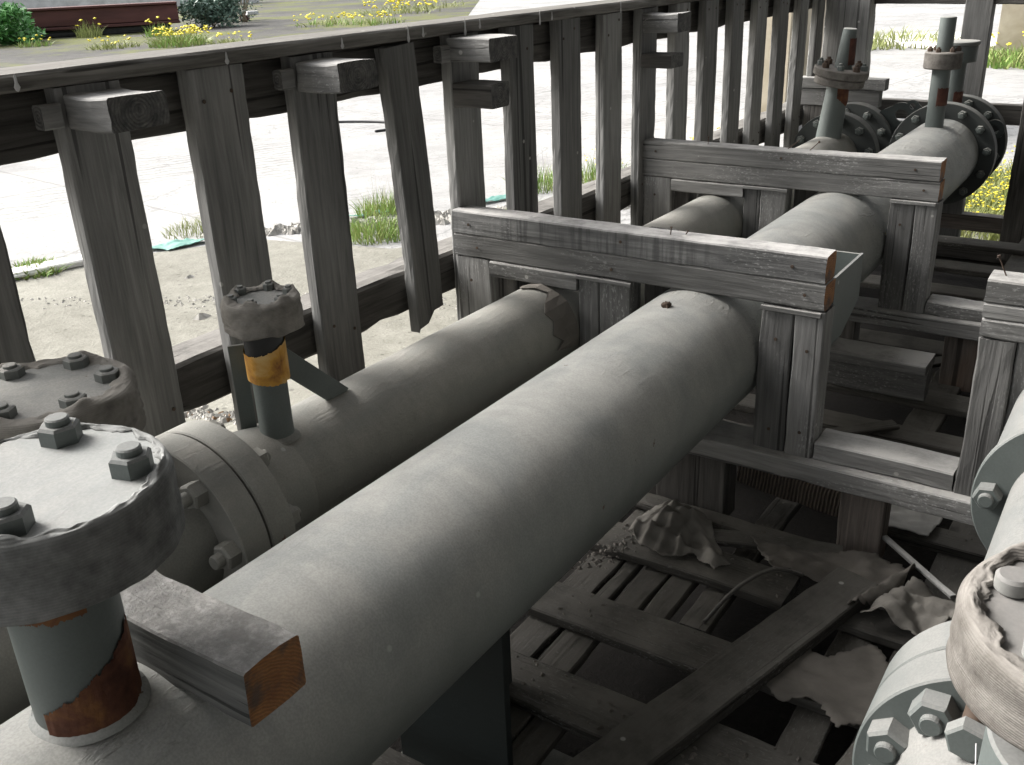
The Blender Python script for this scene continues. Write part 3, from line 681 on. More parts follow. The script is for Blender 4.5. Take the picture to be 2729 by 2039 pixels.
# ================================================================ LEFT PIPE
LC = (-1.59, -1.10); lr = .14
lp = thing('left_pipe', 'thinner dusty pipe lying between the fence and the big pipe', 'pipe', (LC[0], 3.0, 0))
pipe('pipe_body', LC, -.9, 5.80, lr, PIPE_L, lp)
flange('near_flange', LC, 1.03, 1.098, .215, PIPE_L, lp, nb=8, a0=.15, nut=.05, rb=.18, studs=.02)
flange('near_flange', LC, 1.103, 1.17, .215, PIPE_L, lp, nb=8, a0=.15, nut=.045, rb=.18, face=1)
lathe('flange_neck', [(0, 0), (.165, 0), (lr + .004, .12), (lr, .14), (0, .14)], PIPE_L, lp, (LC[0], 1.168, LC[1]), 'Y', 96)
flange('far_flange', LC, 5.62, 5.70, .242, STEEL_F, lp, nb=10, a0=.2, nut=.04, rb=.205, nutm=STEEL)
flange('far_flange', LC, 5.95, 6.03, .25, STEEL_F, lp, nb=10, a0=.5, nut=.04, rb=.205, nutm=STEEL)
lathe('pipe_end', [(0, 0), (lr, 0), (lr, .3), (0, .3)], PIPE_L, lp, (LC[0], 5.72, LC[1]), 'Y', 64)
lug('lifting_lug', LC, .33, .62, 5.99, lp, .115)
lug('lifting_lug', MC, .315, 2.2, 5.92, mp_, .055)
lug('lifting_lug', MC, .235, .45, 6.21, mp_, .09)
# stem with wrapped cap and orange band
S1 = (-1.57, 1.33); SB = (-1.563, 1.315)
upright('valve_stem', SB, .038, -1.0, -.74, STEEL, lp, seg=48)
upright('stem_neck', SB, .043, -.78, -.70, BLACK, lp, seg=48)
lathe('weld_bead', [(.036, 0), (.052, 0), (.049, .006), (.038, .012)], PIPE_L, lp, (SB[0], SB[1], -.978), 'Z', 48)
band('orange_band', SB, .0445, lambda t: -.828 - .006 * math.cos(t), lambda t: -.750 + .014 * math.sin(t), 0, 2 * math.pi, TAPE, lp, seed=4, th=.0016, rag=.004)
cap = lathe('stem_cap', rim(.080, 0, .055, .005), LID2, lp, (S1[0], S1[1], -.706), 'Z', 64)
cb_ = [(math.radians(a), .24, .014) for a in (-60, 0, 60, 120, 180, 240)]
collar('cap_wrapping', S1, 0.079, -.716, -.650, CLOTH2, lp, inner=.72, amp=.0025, bumps=cb_, seed=11, ripple=.0016)
for k in range(6):
    t = math.radians(-60 + 60 * k); hexnut('cap_nut', (S1[0] + .062 * math.cos(t), S1[1] + .062 * math.sin(t), -.652), (0, 0, 1), .022, .016, LID2, cap, .005)
beam('flat_bar', (-1.640, 1.30, -1.03), (-1.640, 1.30, -.762), .036, .008, STEEL, lp, up=(-.75, .66, 0), jit=0, cham=.001)
beam('brace_bar', (-1.59, 1.365, -.80), (-1.575, 1.545, -.975), .055, .007, STEEL, lp, up=(1, 0, 0), jit=0, cham=.001)
# near tall stem with grey lid
S2 = (-1.60, .83)
upright('lid_stem', S2, .07, -1.0, -.76, STEEL, lp, seg=48)
l2z = -.677
l2 = lathe('lid_plate', rim(.152, 0, .09, .005), LID2, lp, (S2[0], S2[1], l2z - .09), 'Z', 80)
for k in range(6):
    t = math.radians(-5 + 60 * k); hexnut('lid_nut', (S2[0] + .112 * math.cos(t), S2[1] + .112 * math.sin(t), l2z), (0, 0, 1), .04, .018, LID2, l2, .006)
b2 = [(math.radians(-5 + 60 * k), .20, .016) for k in range(6)]
collar('lid_wrapping', S2, .153, l2z - .10, l2z - .002, CLOTH2, lp, inner=.80, amp=.005, bumps=b2, seed=21, ripple=.004)
# far leaning stem
FS = (-1.59, 5.50)
tl = Matrix.Rotation(.10, 4, 'Y')
upright('leaning_stem', FS, .068, -.99, -.69, STEEL, lp, r2=.058, tilt=tl)
top = Vector((FS[0] + .03, FS[1], -.69))
fc = lathe('stem_flange', rim(.132, 0, .04, .006), CLOTH3, lp, (FS[0] + .03, FS[1], -.69), 'Z', 48, tilt=Matrix.Rotation(.14, 4, 'Y'))
lathe('stem_flange', rim(.145, 0, .045, .006), CLOTH3, lp, (FS[0] + .034, FS[1], -.647), 'Z', 48, tilt=Matrix.Rotation(.14, 4, 'Y'))
upright('stem_spindle', (FS[0] + .045, FS[1]), .046, -.61, -.40, STEEL, lp, r2=.036, tilt=tl)
band('rust_patch', (FS[0] + .055, FS[1]), .047, lambda t: -.585, lambda t: -.45, -1.0, .7, REDTAPE, lp, seed=5, th=.001)
band('rust_patch', (FS[0] + .022, FS[1]), .064, lambda t: -.80 + .05 * abs(t + .3), lambda t: -.69, -1.2, .5, RUST, lp, seed=6, th=.001)
for k in range(8):
    t = k * math.pi / 4 + .2; x = .112 * math.cos(t); hexnut('stem_nut', (FS[0] + .042 + x, FS[1] + .112 * math.sin(t), -.603 - x * .14), (0, 0, 1), .034, .026, NAIL if k % 2 else STEEL, fc, .012)

# ================================================================ RIGHT PIPE
RC = (0.0, -1.10)
rp = thing('right_pipe', 'pale dusty pipe with bolted flanges at the right edge of the crate', 'pipe', (0, 2, 0))
pipe('pipe_body', RC, -.3, 2.08, .14, PIPE_R, rp)
pipe('wide_pipe_body', RC, 2.08, 5.9, .198, PIPE_R, rp)
flange('upper_flange', RC, 2.055, 2.085, .212, STEEL_R, rp, nb=6, a0=1.02, nut=.05, rb=.178)
fb = flange('bolted_flange', RC, 1.165, 1.245, .216, STEEL_R, rp, nb=0)
flange('bolted_flange', RC, 1.249, 1.325, .216, STEEL_R, rp, nb=0)
lathe('flange_neck', [(0, 0), (lr, 0), (lr + .004, .03), (.165, .14), (0, .14)], PIPE_R, rp, (0, 1.027, RC[1]), 'Y', 96)
rb_ = .176
for a, hh, s_ in ((2.80, .034, .010), (2.28, .034, .010), (1.30, .03, .008), (.8, .03, .008), (3.35, .03, .01), (3.9, .03, .01), (.3, .03, .01), (-.3, .03, .01)):
    hexnut('flange_nut', (rb_ * math.cos(a), 1.165, RC[1] + rb_ * math.sin(a)), (0, -1, 0), .056, hh, STEEL_R, fb, s_, rot=a + .4, studr=.015)
# a bolt half drawn out of its hole
a = 1.95; bx_, bz_ = rb_ * math.cos(a), RC[1] + rb_ * math.sin(a)
lathe('loose_bolt_shank', [(0, 0), (.015, 0), (.015, .07), (0, .07)], NAIL, rp, (bx_, 1.10, bz_), 'Y', 24)
hexnut('loose_bolt_head', (bx_, 1.10, bz_), (0, -1, 0), .05, .022, STEEL_R, rp, 0, rot=.3)
# stem with the webbing-wrapped lid
RS = (.055, .815)
upright('lid_stem', RS, .092, -1.0, -.66, STEEL_R, rp, seg=64)
rz = -.545
rl = lathe('lid_plate', rim(.130, 0, .05, .005), LID_R, rp, (RS[0], RS[1] + .02, rz - .05), 'Z', 96)
for k in range(6):
    t = math.radians(172 + 60 * k); upright('lid_bolt_head', (RS[0] + .096 * math.cos(t), RS[1] + .02 + .096 * math.sin(t)), .016, rz, rz + .018, LID_R, rl, seg=32)
b3 = [(math.radians(140 + 60 * k), .22, .008) for k in range(6)]
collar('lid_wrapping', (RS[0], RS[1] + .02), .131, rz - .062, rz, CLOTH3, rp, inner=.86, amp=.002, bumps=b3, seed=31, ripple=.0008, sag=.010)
# thin pale wire hanging in front of the flange
def wire(name, pts, r, m, parent=None, seg=6, n=10):
    P = [Vector(p) + Vector((0, 0, H)) for p in pts]; c = []
    for i in range(len(P) - 1):
        p0 = P[max(0, i - 1)]; p1 = P[i]; p2 = P[i + 1]; p3 = P[min(len(P) - 1, i + 2)]
        for k in range(n):
            t = k / n; c.append(.5 * ((2 * p1) + (-p0 + p2) * t + (2 * p0 - 5 * p1 + 4 * p2 - p3) * t * t + (-p0 + 3 * p1 - 3 * p2 + p3) * t ** 3))
    c.append(P[-1]); vs = []; fs = []
    for i, q in enumerate(c):
        d = (c[min(i + 1, len(c) - 1)] - c[max(0, i - 1)]).normalized(); s = d.cross(Vector((.3, .2, 1))).normalized(); u = d.cross(s)
        vs += [q + s * r * math.cos(2 * math.pi * k / seg) + u * r * math.sin(2 * math.pi * k / seg) for k in range(seg)]
    for i in range(len(c) - 1):
        for k in range(seg): fs.append((i * seg + k, i * seg + (k + 1) % seg, (i + 1) * seg + (k + 1) % seg, (i + 1) * seg + k))
    fs += [tuple(range(seg))[::-1], tuple((len(c) - 1) * seg + k for k in range(seg))]
    o = meshobj(name, [v - P[0] for v in vs], fs, m, parent, Matrix.Translation(P[0]), smooth=True); return o
tag(wire('thin_wire', [(-.055, 1.075, -.925), (-.04, 1.0, -.965), (-.045, .93, -.98), (-.03, .86, -1.0)], .0011, PALE), 'thin pale wire hanging from the drawn-out bolt at the right flange', 'wire')

# ================================================================ LOOSE PIECES ON THE CRATE
tb = beam('timber_offcut', (-1.19, .652, -.867), (-.852, .652, -.867), .10, .088, W_BLOCK, None, end='b', jit=.003, cham=.003, step=.010)
tag(tb, 'short dusty timber offcut with orange sawn end lying across the big pipe', 'timber block')
# steel channel behind the nearer frame's right end
ch = thing('steel_channel', 'grey steel channel bracket behind the orange beam end', 'bracket', (-.72, 2.7, 0))
def plate(name, pts, t, n_, m, parent):
    n_ = Vector(n_); P = [Vector(p) + Vector((0, 0, H)) for p in pts]; k = len(P); vs = P + [p + n_ * t for p in P]
    fs = [tuple(range(k)), tuple(range(2 * k - 1, k - 1, -1))] + [(i, (i + 1) % k, k + (i + 1) % k, k + i)[::-1] for i in range(k)]
    c = sum(P, Vector()) / k
    return meshobj(name, [v - c for v in vs], fs, m, parent, Matrix.Translation(c))
plate('channel_side', [(-.690, 2.585, -.835), (-.690, 2.86, -.835), (-.690, 2.86, -.975), (-.690, 2.70, -1.04), (-.690, 2.585, -1.04)], .008, (-1, 0, 0), STEEL_R, ch)
plate('channel_end', [(-.698, 2.852, -.835), (-.86, 2.852, -.835), (-.86, 2.852, -1.0), (-.698, 2.852, -.975)], .008, (0, -1, 0), STEEL, ch)
plate('channel_side', [(-.852, 2.59, -.86), (-.852, 2.85, -.86), (-.852, 2.85, -.98), (-.852, 2.59, -.98)], .008, (-1, 0, 0), STEEL, ch)

# ================================================================ SLATTED FLOOR
floor_ = thing('slatted_floor', 'dark slatted timber floor of planks under the pipes', 'timber floor', (-.7, 2.6, 0))
SL = []
def slat(x0, x1, y0, y1, z1=-1.60, t=.03, m=None):
    SL.append((x0, x1, y0, y1, z1))
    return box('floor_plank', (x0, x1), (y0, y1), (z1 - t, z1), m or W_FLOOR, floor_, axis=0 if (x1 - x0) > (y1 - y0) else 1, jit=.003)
for (x0, x1, y0, y1) in ((-1.9, 1.0, .45, .58), (-1.9, -.55, .72, .88), (-1.9, -.5, 1.02, 1.18), (-1.9, -.7, 1.45, 1.60), (-1.22, -.64, 1.765, 1.91), (-1.22, -.62, 2.12, 2.27),
                         (-1.9, -.62, 2.40, 2.47), (-.62, 1.2, 1.80, 1.96), (-.66, 1.2, 1.46, 1.63), (-.66, 1.2, 1.1, 1.3), (-.5, 1.2, 2.12, 2.27), (-.6, 1.2, 2.62, 2.72), (-1.9, 1.2, 2.95, 3.1),
                         (-1.9, 1.2, 3.25, 3.37), (-1.9, 1.2, 3.6, 3.74), (-1.9, 1.2, 4.12, 4.28), (-1.9, 1.2, 4.55, 4.68), (-1.9, 1.2, 4.95, 5.1), (-1.9, 1.2, 5.4, 5.55), (-1.9, 1.2, 5.9, 6.05)):
    slat(x0, x1, y0, y1)
for (x0, x1, y0, y1) in ((-1.20, -1.10, 1.3, 2.5), (-1.085, -.99, 1.3, 1.86), (-1.09, -1.045, 1.9, 2.6), (-1.03, -.955, 1.9, 2.6), (-.94, -.87, 1.9, 2.25), (-.47, -.38, 1.3, 2.2), (-.33, -.2, 1.3, 3), (-.62, -.5, 3.0, 6.3), (-.1, 0, 3, 6.3), (-.84, -.76, 1.95, 2.9), (-.70, -.62, 1.3, 1.75), (-.98, -.9, 1.3, 1.6), (-.56, -.49, 2.2, 3.1), (-1.8, -1.65, .3, 6.3), (.5, .62, .3, 6.3)):
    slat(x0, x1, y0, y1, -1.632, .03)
for (p0, p1, wd) in (((-.95, 2.30, -1.592), (-.55, 2.42, -1.588), .07), ((-.60, 2.06, -1.615), (-.40, 2.35, -1.59), .06), ((-1.0, 2.95, -1.58), (-.62, 3.3, -1.575), .06), ((-.35, 1.35, -1.59), (-.25, 1.9, -1.59), .07), ((-.7, 3.9, -1.585), (-.35, 4.3, -1.585), .07)):
    beam('floor_plank', p0, p1, wd, .018, W_FLOOR, floor_, jit=.003)
dp = beam('diagonal_plank', (-.47, 2.29, -1.575), (-.76, 1.25, -1.575), .125, .04, W_FLOOR, None, jit=.003)
tag(dp, 'long dark plank lying diagonally across the floor slats', 'plank')
ribm, rnt, rn, rL, rbb = mat('ribbed_board'); wv = N(rnt, 'ShaderNodeTexWave', bands_direction='X'); wv.inputs['Scale'].default_value = 28; wv.inputs['Distortion'].default_value = 1.5
rL.new(obj_vec(rnt, rnd=False), wv.inputs['Vector']); rL.new(mixc(rnt, wv.outputs['Fac'], (.05, .04, .03), (.22, .18, .14)), rbb.inputs['Base Color']); bump(rnt, rbb, wv.outputs['Fac'], 1, .01); rbb.inputs['Roughness'].default_value = .95
rbo = beam('ribbed_board', (-.95, 2.66, -1.53), (-.58, 2.655, -1.565), .05, .085, ribm, None, jit=.004)
tag(rbo, 'ribbed brown board wedged under the nearer frame', 'board')
lb = box('low_block', (-.98, -.58), (3.55, 3.64), (-1.58, -1.46), W_FRAME, None); tag(lb, 'pale stacked timber block lying low between the two frames', 'timber block')
lb = box('low_plank', (-1.0, -.58), (3.50, 3.66), (-1.458, -1.42), W_FRAME, None); tag(lb, 'pale plank end on top of the low stacked block between the frames', 'plank')

def crumple(name, outline, z, amp, m, label, cat, seed=0, th=.003, n=26, folds=()):
    """a thin sheet over a polygon (x,y) with real thickness, wrinkled by noise and fold ridges"""
    xs = [p[0] for p in outline]; ys = [p[1] for p in outline]; x0, x1, y0, y1 = min(xs), max(xs), min(ys), max(ys)
    def inside(x, y):
        c = False; j = len(outline) - 1
        for i in range(len(outline)):
            xi, yi = outline[i]; xj, yj = outline[j]
            if (yi > y) != (yj > y) and x < (xj - xi) * (y - yi) / (yj - yi) + xi: c = not c
            j = i
        return c
    vs = []; idx = {}; fs = []
    def hz(x, y):
        v = Vector((x * 7 + seed, y * 7, seed)); h = noise.noise(v) * amp + abs(noise.noise(v * 2.3)) * amp * .9 + noise.noise(v * 6) * amp * .25
        for (ax, ay, bx, by, hh, ww) in folds:
            dx, dy = bx - ax, by - ay; t = max(0, min(1, ((x - ax) * dx + (y - ay) * dy) / (dx * dx + dy * dy))); d = math.hypot(x - ax - t * dx, y - ay - t * dy); h += hh * math.exp(-(d / ww) ** 2)
        return h
    def V(i, j):
        if (i, j) not in idx:
            x = x0 + (x1 - x0) * i / n; y = y0 + (y1 - y0) * j / n; idx[(i, j)] = len(vs)
            if not inside(x, y):
                bd = None
                for q in range(len(outline)):
                    ax, ay = outline[q]; bx, by = outline[(q + 1) % len(outline)]; dx, dy = bx - ax, by - ay
                    t = max(0, min(1, ((x - ax) * dx + (y - ay) * dy) / (dx * dx + dy * dy))); px, py = ax + t * dx, ay + t * dy; d = math.hypot(x - px, y - py)
                    if bd is None or d < bd[0]: bd = (d, px, py)
                x, y = bd[1], bd[2]
            vs.append((x, y, H + z + hz(x, y)))
        return idx[(i, j)]
    for i in range(n):
        for j in range(n):
            if inside(x0 + (x1 - x0) * (i + .5) / n, y0 + (y1 - y0) * (j + .5) / n): fs.append((V(i, j), V(i + 1, j), V(i + 1, j + 1), V(i, j + 1)))
    c = Vector(((x0 + x1) / 2, (y0 + y1) / 2, H + z))
    o = meshobj(name, [Vector(v) - c for v in vs], fs, m, None, Matrix.Translation(c), smooth=True)
    sm = o.modifiers.new('s', 'SOLIDIFY'); sm.thickness = th; tag(o, label, cat); return o
crumple('cardboard_sheet', [(-.79, 2.33), (-.70, 2.24), (-.56, 2.22), (-.44, 2.13), (-.36, 2.22), (-.35, 2.40), (-.46, 2.44), (-.62, 2.37)], -1.575, .022, CARD,
        'bent brown cardboard sheet lying at the top of the diagonal plank', 'cardboard', 3, folds=((-.44, 2.14, -.34, 2.38, .05, .02), (-.40, 2.1, -.3, 2.33, .03, .012)))
crumple('cardboard_sheet', [(-.57, 1.82), (-.50, 1.75), (-.43, 1.79), (-.36, 1.73), (-.22, 1.86), (-.24, 2.02), (-.30, 1.99), (-.37, 2.08), (-.46, 1.95), (-.50, 1.97)], -1.59, .014, CARD, 'torn flat dusty cardboard lying right of the diagonal plank', 'cardboard', 9)
crumple('paper_rag', [(-.42, 2.12), (-.25, 2.10), (-.2, 2.3), (-.33, 2.36)], -1.57, .05, PAPER, 'crumpled paper scrap under the wooden stick', 'paper', 5)
crumple('paper_scrap', [(-.52, 2.62), (-.36, 2.62), (-.34, 2.80), (-.5, 2.82)], -1.585, .012, PALECHIP, 'pale torn paper on the planks behind the right sill leg', 'paper', 15)
def sack(name, c, rx, ry, rz_, m, label, cat, seed):
    bm = bmesh.new(); bmesh.ops.create_icosphere(bm, subdivisions=5, radius=1)
    for v in bm.verts:
        p = v.co.copy(); d = noise.noise(p * 1.6 + Vector((seed, 0, 0))) * .30 + abs(noise.noise(p * 3.6 + Vector((0, seed, 0)))) * .22 + noise.noise(p * 9) * .04 + .10 * abs(math.sin(6 * math.atan2(p.y, p.x + .7) + 3 * p.z))
        v.co = Vector((p.x * rx, p.y * ry, p.z * rz_)) * (1 + d)
    me = bpy.data.meshes.new(name); bm.to_mesh(me); bm.free(); me.materials.append(m); me.polygons.foreach_set('use_smooth', [True] * len(me.polygons))
    o = bpy.data.objects.new(name, me); place(o, Matrix.Translation(Vector(c) + Vector((0, 0, H)))); tag(o, label, cat); return o
crumple('crumpled_sack', [(-1.12, 2.20), (-1.06, 2.155), (-.98, 2.15), (-.90, 2.19), (-.83, 2.16), (-.80, 2.21), (-.88, 2.29), (-.93, 2.38), (-1.02, 2.42), (-1.10, 2.38), (-1.13, 2.29)], -1.585, .022, PAPER,
        'crumpled grey paper sack on the floor slats beside the nearer frame', 'sack', 4, n=60, folds=((-1.02, 2.33, -1.01, 2.27, .05, .055), (-1.05, 2.38, -1.10, 2.18, .012, .010), (-1.03, 2.38, -1.05, 2.17, .014, .009), (-1.0, 2.38, -1.0, 2.17, .012, .010), (-.98, 2.38, -.95, 2.18, .015, .009), (-.97, 2.34, -.84, 2.19, .02, .018), (-1.1, 2.21, -.9, 2.20, .018, .014)))
stk = beam('wooden_stick', (-.46, 2.52, -1.56), (-.235, 2.30, -1.545), .018, .012, W_FRAME, None, jit=.001); tag(stk, 'thin pale wooden stick leaning over the crumpled paper', 'stick')
wire_ = wire('bent_strap', [(-.78, 1.98, -1.63), (-.72, 2.05, -1.54), (-.66, 2.15, -1.52), (-.60, 2.22, -1.56)], .006, W_DARK); tag(wire_, 'bent dark strap arching up between the floor slats', 'strap')
# torn wrapping squeezed between left pipe and the shim
def torn(name, pts, y0, m, label, seed):
    vs = []; fs = []
    for k, (t, wd) in enumerate(pts):
        for s in (0, .5, 1):
            r = lr + .006 + .010 * abs(noise.noise(Vector((k * 1.7, s * 4, seed)))); y = y0 - wd * s
            vs.append(Vector((LC[0] + r * math.cos(t), y, LC[1] + r * math.sin(t) + H)))
    for k in range(len(pts) - 1):
        for s in range(2): a = k * 3 + s; fs.append((a, a + 1, a + 4, a + 3))
    c = sum(vs, Vector()) / len(vs)
    o = meshobj(name, [v - c for v in vs], fs, m, None, Matrix.Translation(c)); o.modifiers.new('s', 'SOLIDIFY').thickness = .002; tag(o, label, 'wrapping'); return o
torn('torn_wrapping', [(2.0, .02), (1.8, .05), (1.5, .04), (1.2, .03), (1.0, .09), (.8, .13), (.55, .11), (.3, .14), (.1, .10), (-.05, .13), (-.2, .04)], 2.475, CARD,
     'torn brown wrapping paper squeezed round the left pipe under the shim block', 2)

# ================================================================ YARD
def blades(name, x, y, rad, h, n, m, label=None, cat=None, group=None, lean=.35, wd=.006, parent=None, seed=0, mats=None, kind=None, zb=0):
    rnd = random.Random(seed + int(x * 91)); vs = []; fs = []; fm = []
    for i in range(n):
        a = rnd.random() * 6.283; r = rad * math.sqrt(rnd.random()); bx, by = r * math.cos(a), r * math.sin(a)
        hh = h * (.45 + .55 * rnd.random()) * (1.1 - .5 * r / rad); la = rnd.random() * 6.283; l = lean * hh * (.3 + rnd.random()) + r * .35
        dx, dy = math.cos(la) * l * .6 + bx / (rad + 1e-6) * l * .5, math.sin(la) * l * .6 + by / (rad + 1e-6) * l * .5
        ww = wd * (.6 + .8 * rnd.random()); sx, sy = -math.sin(la + 1) * ww, math.cos(la + 1) * ww; s = len(vs)
        for t in (0, .4, .75):
            q = t * t; vs += [(bx + dx * q - sx * (1 - t), by + dy * q - sy * (1 - t), hh * t), (bx + dx * q + sx * (1 - t), by + dy * q + sy * (1 - t), hh * t)]
        vs.append((bx + dx, by + dy, hh * .97)); fs += [(s, s + 1, s + 3, s + 2), (s + 2, s + 3, s + 5, s + 4), (s + 4, s + 5, s + 6)]
        k = 0 if not mats else rnd.randrange(len(mats)); fm += [k] * 3
    o = meshobj(name, vs, fs, m, parent, Matrix.Translation(Vector((x, y, zb))), mats=mats, fm=fm); tag(o, label, cat, group, kind); return o
def heads(name, x, y, rad, z0, z1, n, r, parent, seed=0, m=None, squash=.5):
    """many small blossom heads as tiny five-petal discs"""
    rnd = random.Random(seed); vs = []; fs = []
    for i in range(n):
        a = rnd.random() * 6.283; q = rad * math.sqrt(rnd.random()); cx, cy, cz = q * math.cos(a), q * math.sin(a), z0 + (z1 - z0) * rnd.random()
        s = len(vs); rr = r * (.6 + .7 * rnd.random()); tx, ty = (rnd.random() - .5) * .9, (rnd.random() - .5) * .9
        for k in range(10):
            t = 2 * math.pi * k / 10; q2 = rr * (1 if k % 2 else .62); px, py = q2 * math.cos(t), q2 * math.sin(t); vs.append((cx + px, cy + py, cz + px * tx + py * ty))
        vs.append((cx, cy, cz + rr * squash)); c = len(vs) - 1; vs.append((cx, cy, cz - rr * squash))
        for k in range(10): fs += [(s + k, s + (k + 1) % 10, c), (s + (k + 1) % 10, s + k, c + 1)]
    o = meshobj(name, vs, fs, m or FLOWER, parent, Matrix.Translation(Vector((x, y, 0)))); o['kind'] = 'stuff'; return o
def weed(name, x, y, rad, h, n, label, m=GRASS, fl=0, fr=.012, dry=0, cat='weed', group=None, seed=1, wd=.0042, fz=.55):
    w_ = thing(name, label, cat, (x, y, 0), group)
    blades('leaves', x, y, rad, h, n, m, parent=w_, seed=seed, wd=wd, mats=[m, GRASS_Y] if m is GRASS else None)
    if dry: blades('dry_stalks', x, y, rad * .8, h * 2.1, dry, DRY, parent=w_, seed=seed + 5, wd=wd * .3, lean=.3)
    if fl: heads('flower_heads', x, y, rad, h * fz, h * 1.05, fl, fr, w_, seed)
    return w_
def bush(name, x, y, rx, ry, h, n, leaf, m, label, stems=6, seed=3, cat='bush', zc=.5):
    b_ = thing(name, label, cat, (x, y, 0)); rnd = random.Random(seed); vs = []; fs = []
    cl = [(rnd.uniform(-.7, .7), rnd.uniform(-.7, .7), rnd.uniform(.15, .85), rnd.uniform(.25, .5)) for _ in range(16)]
    for i in range(n):
        c = rnd.choice(cl); u = Vector((rnd.gauss(0, 1), rnd.gauss(0, 1), rnd.gauss(0, 1))).normalized() * c[3] * (.6 + .5 * rnd.random())
        px, py, pz = c[0] + u.x, c[1] + u.y, max(.02, c[2] + u.z * .7)
        d = Vector((rnd.gauss(0, 1), rnd.gauss(0, 1), rnd.gauss(0, .6))).normalized(); e = d.cross(Vector((rnd.random(), rnd.random(), rnd.random() + .1))).normalized()
        l = leaf * (.6 + .8 * rnd.random()); P = Vector((px * rx, py * ry, pz * h)); s = len(vs)
        vs += [P, P + d * l * .5 + e * l * .22, P + d * l, P + d * l * .5 - e * l * .22]; fs.append((s, s + 1, s + 2, s + 3))
    meshobj('foliage', vs, fs, m, b_, Matrix.Translation(Vector((x, y, 0))))
    for k in range(stems):
        a = 6.283 * k / stems; wire('stem', [(x + .02 * k, y, -H), (x + rx * .3 * math.cos(a), y + ry * .3 * math.sin(a), -H + h * .45), (x + rx * .5 * math.cos(a), y + ry * .5 * math.sin(a), -H + h * .8)], .012 * h, DRY, b_, n=4)
    return b_
weed('grass_clump', -5.15, 5.75, .22, .27, 520, 'tall bright green grass clump on the rubble behind the fourth fence gap', seed=2, wd=.004, dry=24)
weed('grass_clump', -4.78, 5.25, .28, .20, 760, 'low spreading bright green grass clump in front of the tall one', seed=3, wd=.004)
weed('grass_clump', -6.15, 4.72, .28, .15, 320, 'sparse yellow green grass tuft beside the teal plastic sheet', GRASS_Y, dry=26, seed=4, wd=.003)
weed('ground_weed', -6.33, 3.45, .20, .10, 420, 'low mossy green weed patch at the end of the kerb strip', seed=5, wd=.01)
weed('grass_clump', -4.55, 7.15, .28, .26, 320, 'weed clump with tall dry seed stalks behind the sixth fence post', dry=46, seed=6)
weed('grass_clump', -4.15, 7.55, .26, .30, 360, 'green weed clump with dry stalks and yellow flowers behind the seventh post', fl=26, dry=30, seed=7)
weed('grass_clump', -3.95, 8.45, .3, .22, 300, 'grass clump with faint stalks behind the eighth fence post', dry=18, seed=8)
weed('ground_weed', -4.15, 5.95, .22, .12, 300, 'low green weeds among the rubble right of the broken plank', seed=12)
weed('ground_weed', -3.9, 6.6, .25, .12, 320, 'low weeds with reddish leaves at the rubble edge', seed=14)
weed('ground_weed', -3.1, 7.3, .3, .12, 420, 'low green weeds seen under the bottom rail of the fence', seed=15)
weed('flowering_weed', -3.5, 8.6, .35, .3, 420, 'yellow flowering weed seen over the left pipe', GRASS_Y, fl=90, seed=16)
# flower meadow behind the end fence
rnd = random.Random(5)
meadow = [(-1.55, 8.2), (-1.2, 7.7), (-.95, 8.1), (-1.25, 8.6), (-.75, 7.6), (-.6, 8.4), (-.95, 9.0), (-.35, 7.9), (-1.6, 9.0), (-.4, 9.0), (-1.0, 7.2), (-.6, 7.1), (-1.35, 7.2)]
mwd = ['nearest the end fence post', 'beside the far flange', 'in the middle of the gap', 'behind the middle clump', 'at the right post foot', 'behind the right post', 'at the back of the gap', 'right of the right post',
       'left behind the far flange', 'far right at the back', 'low against the bottom rail', 'low against the rail at right', 'low against the rail under the flange']
for k, (x, y) in enumerate(meadow):
    weed('flowering_weed', x, y, .34, .24, 520, 'yellow flowering weed behind the end fence, ' + mwd[k], GRASS_Y, fl=85, fr=.011, seed=40 + k, cat='weed', group='yellow flowering weeds behind the end fence', fz=.35)
weed('grass_clump', -2.35, 17.9, .7, .35, 420, 'rounded green grass clump at the foot of the tan concrete block', seed=61, wd=.02)
weed('flowering_weed', -2.1, 18.8, .9, .5, 420, 'yellow green flowering weed leaning on the tan concrete block', GRASS_Y, fl=90, fr=.04, seed=62, wd=.02)
weed('grass_clump', -4.9, 21.2, 1.2, .4, 420, 'pale yellow green grass strip beside the far concrete slab', GRASS_Y, seed=63, wd=.02)
weed('grass_clump', -5.9, 19.6, .9, .3, 260, 'thin grass tuft left of the far concrete slab', GRASS_Y, seed=64, wd=.02)
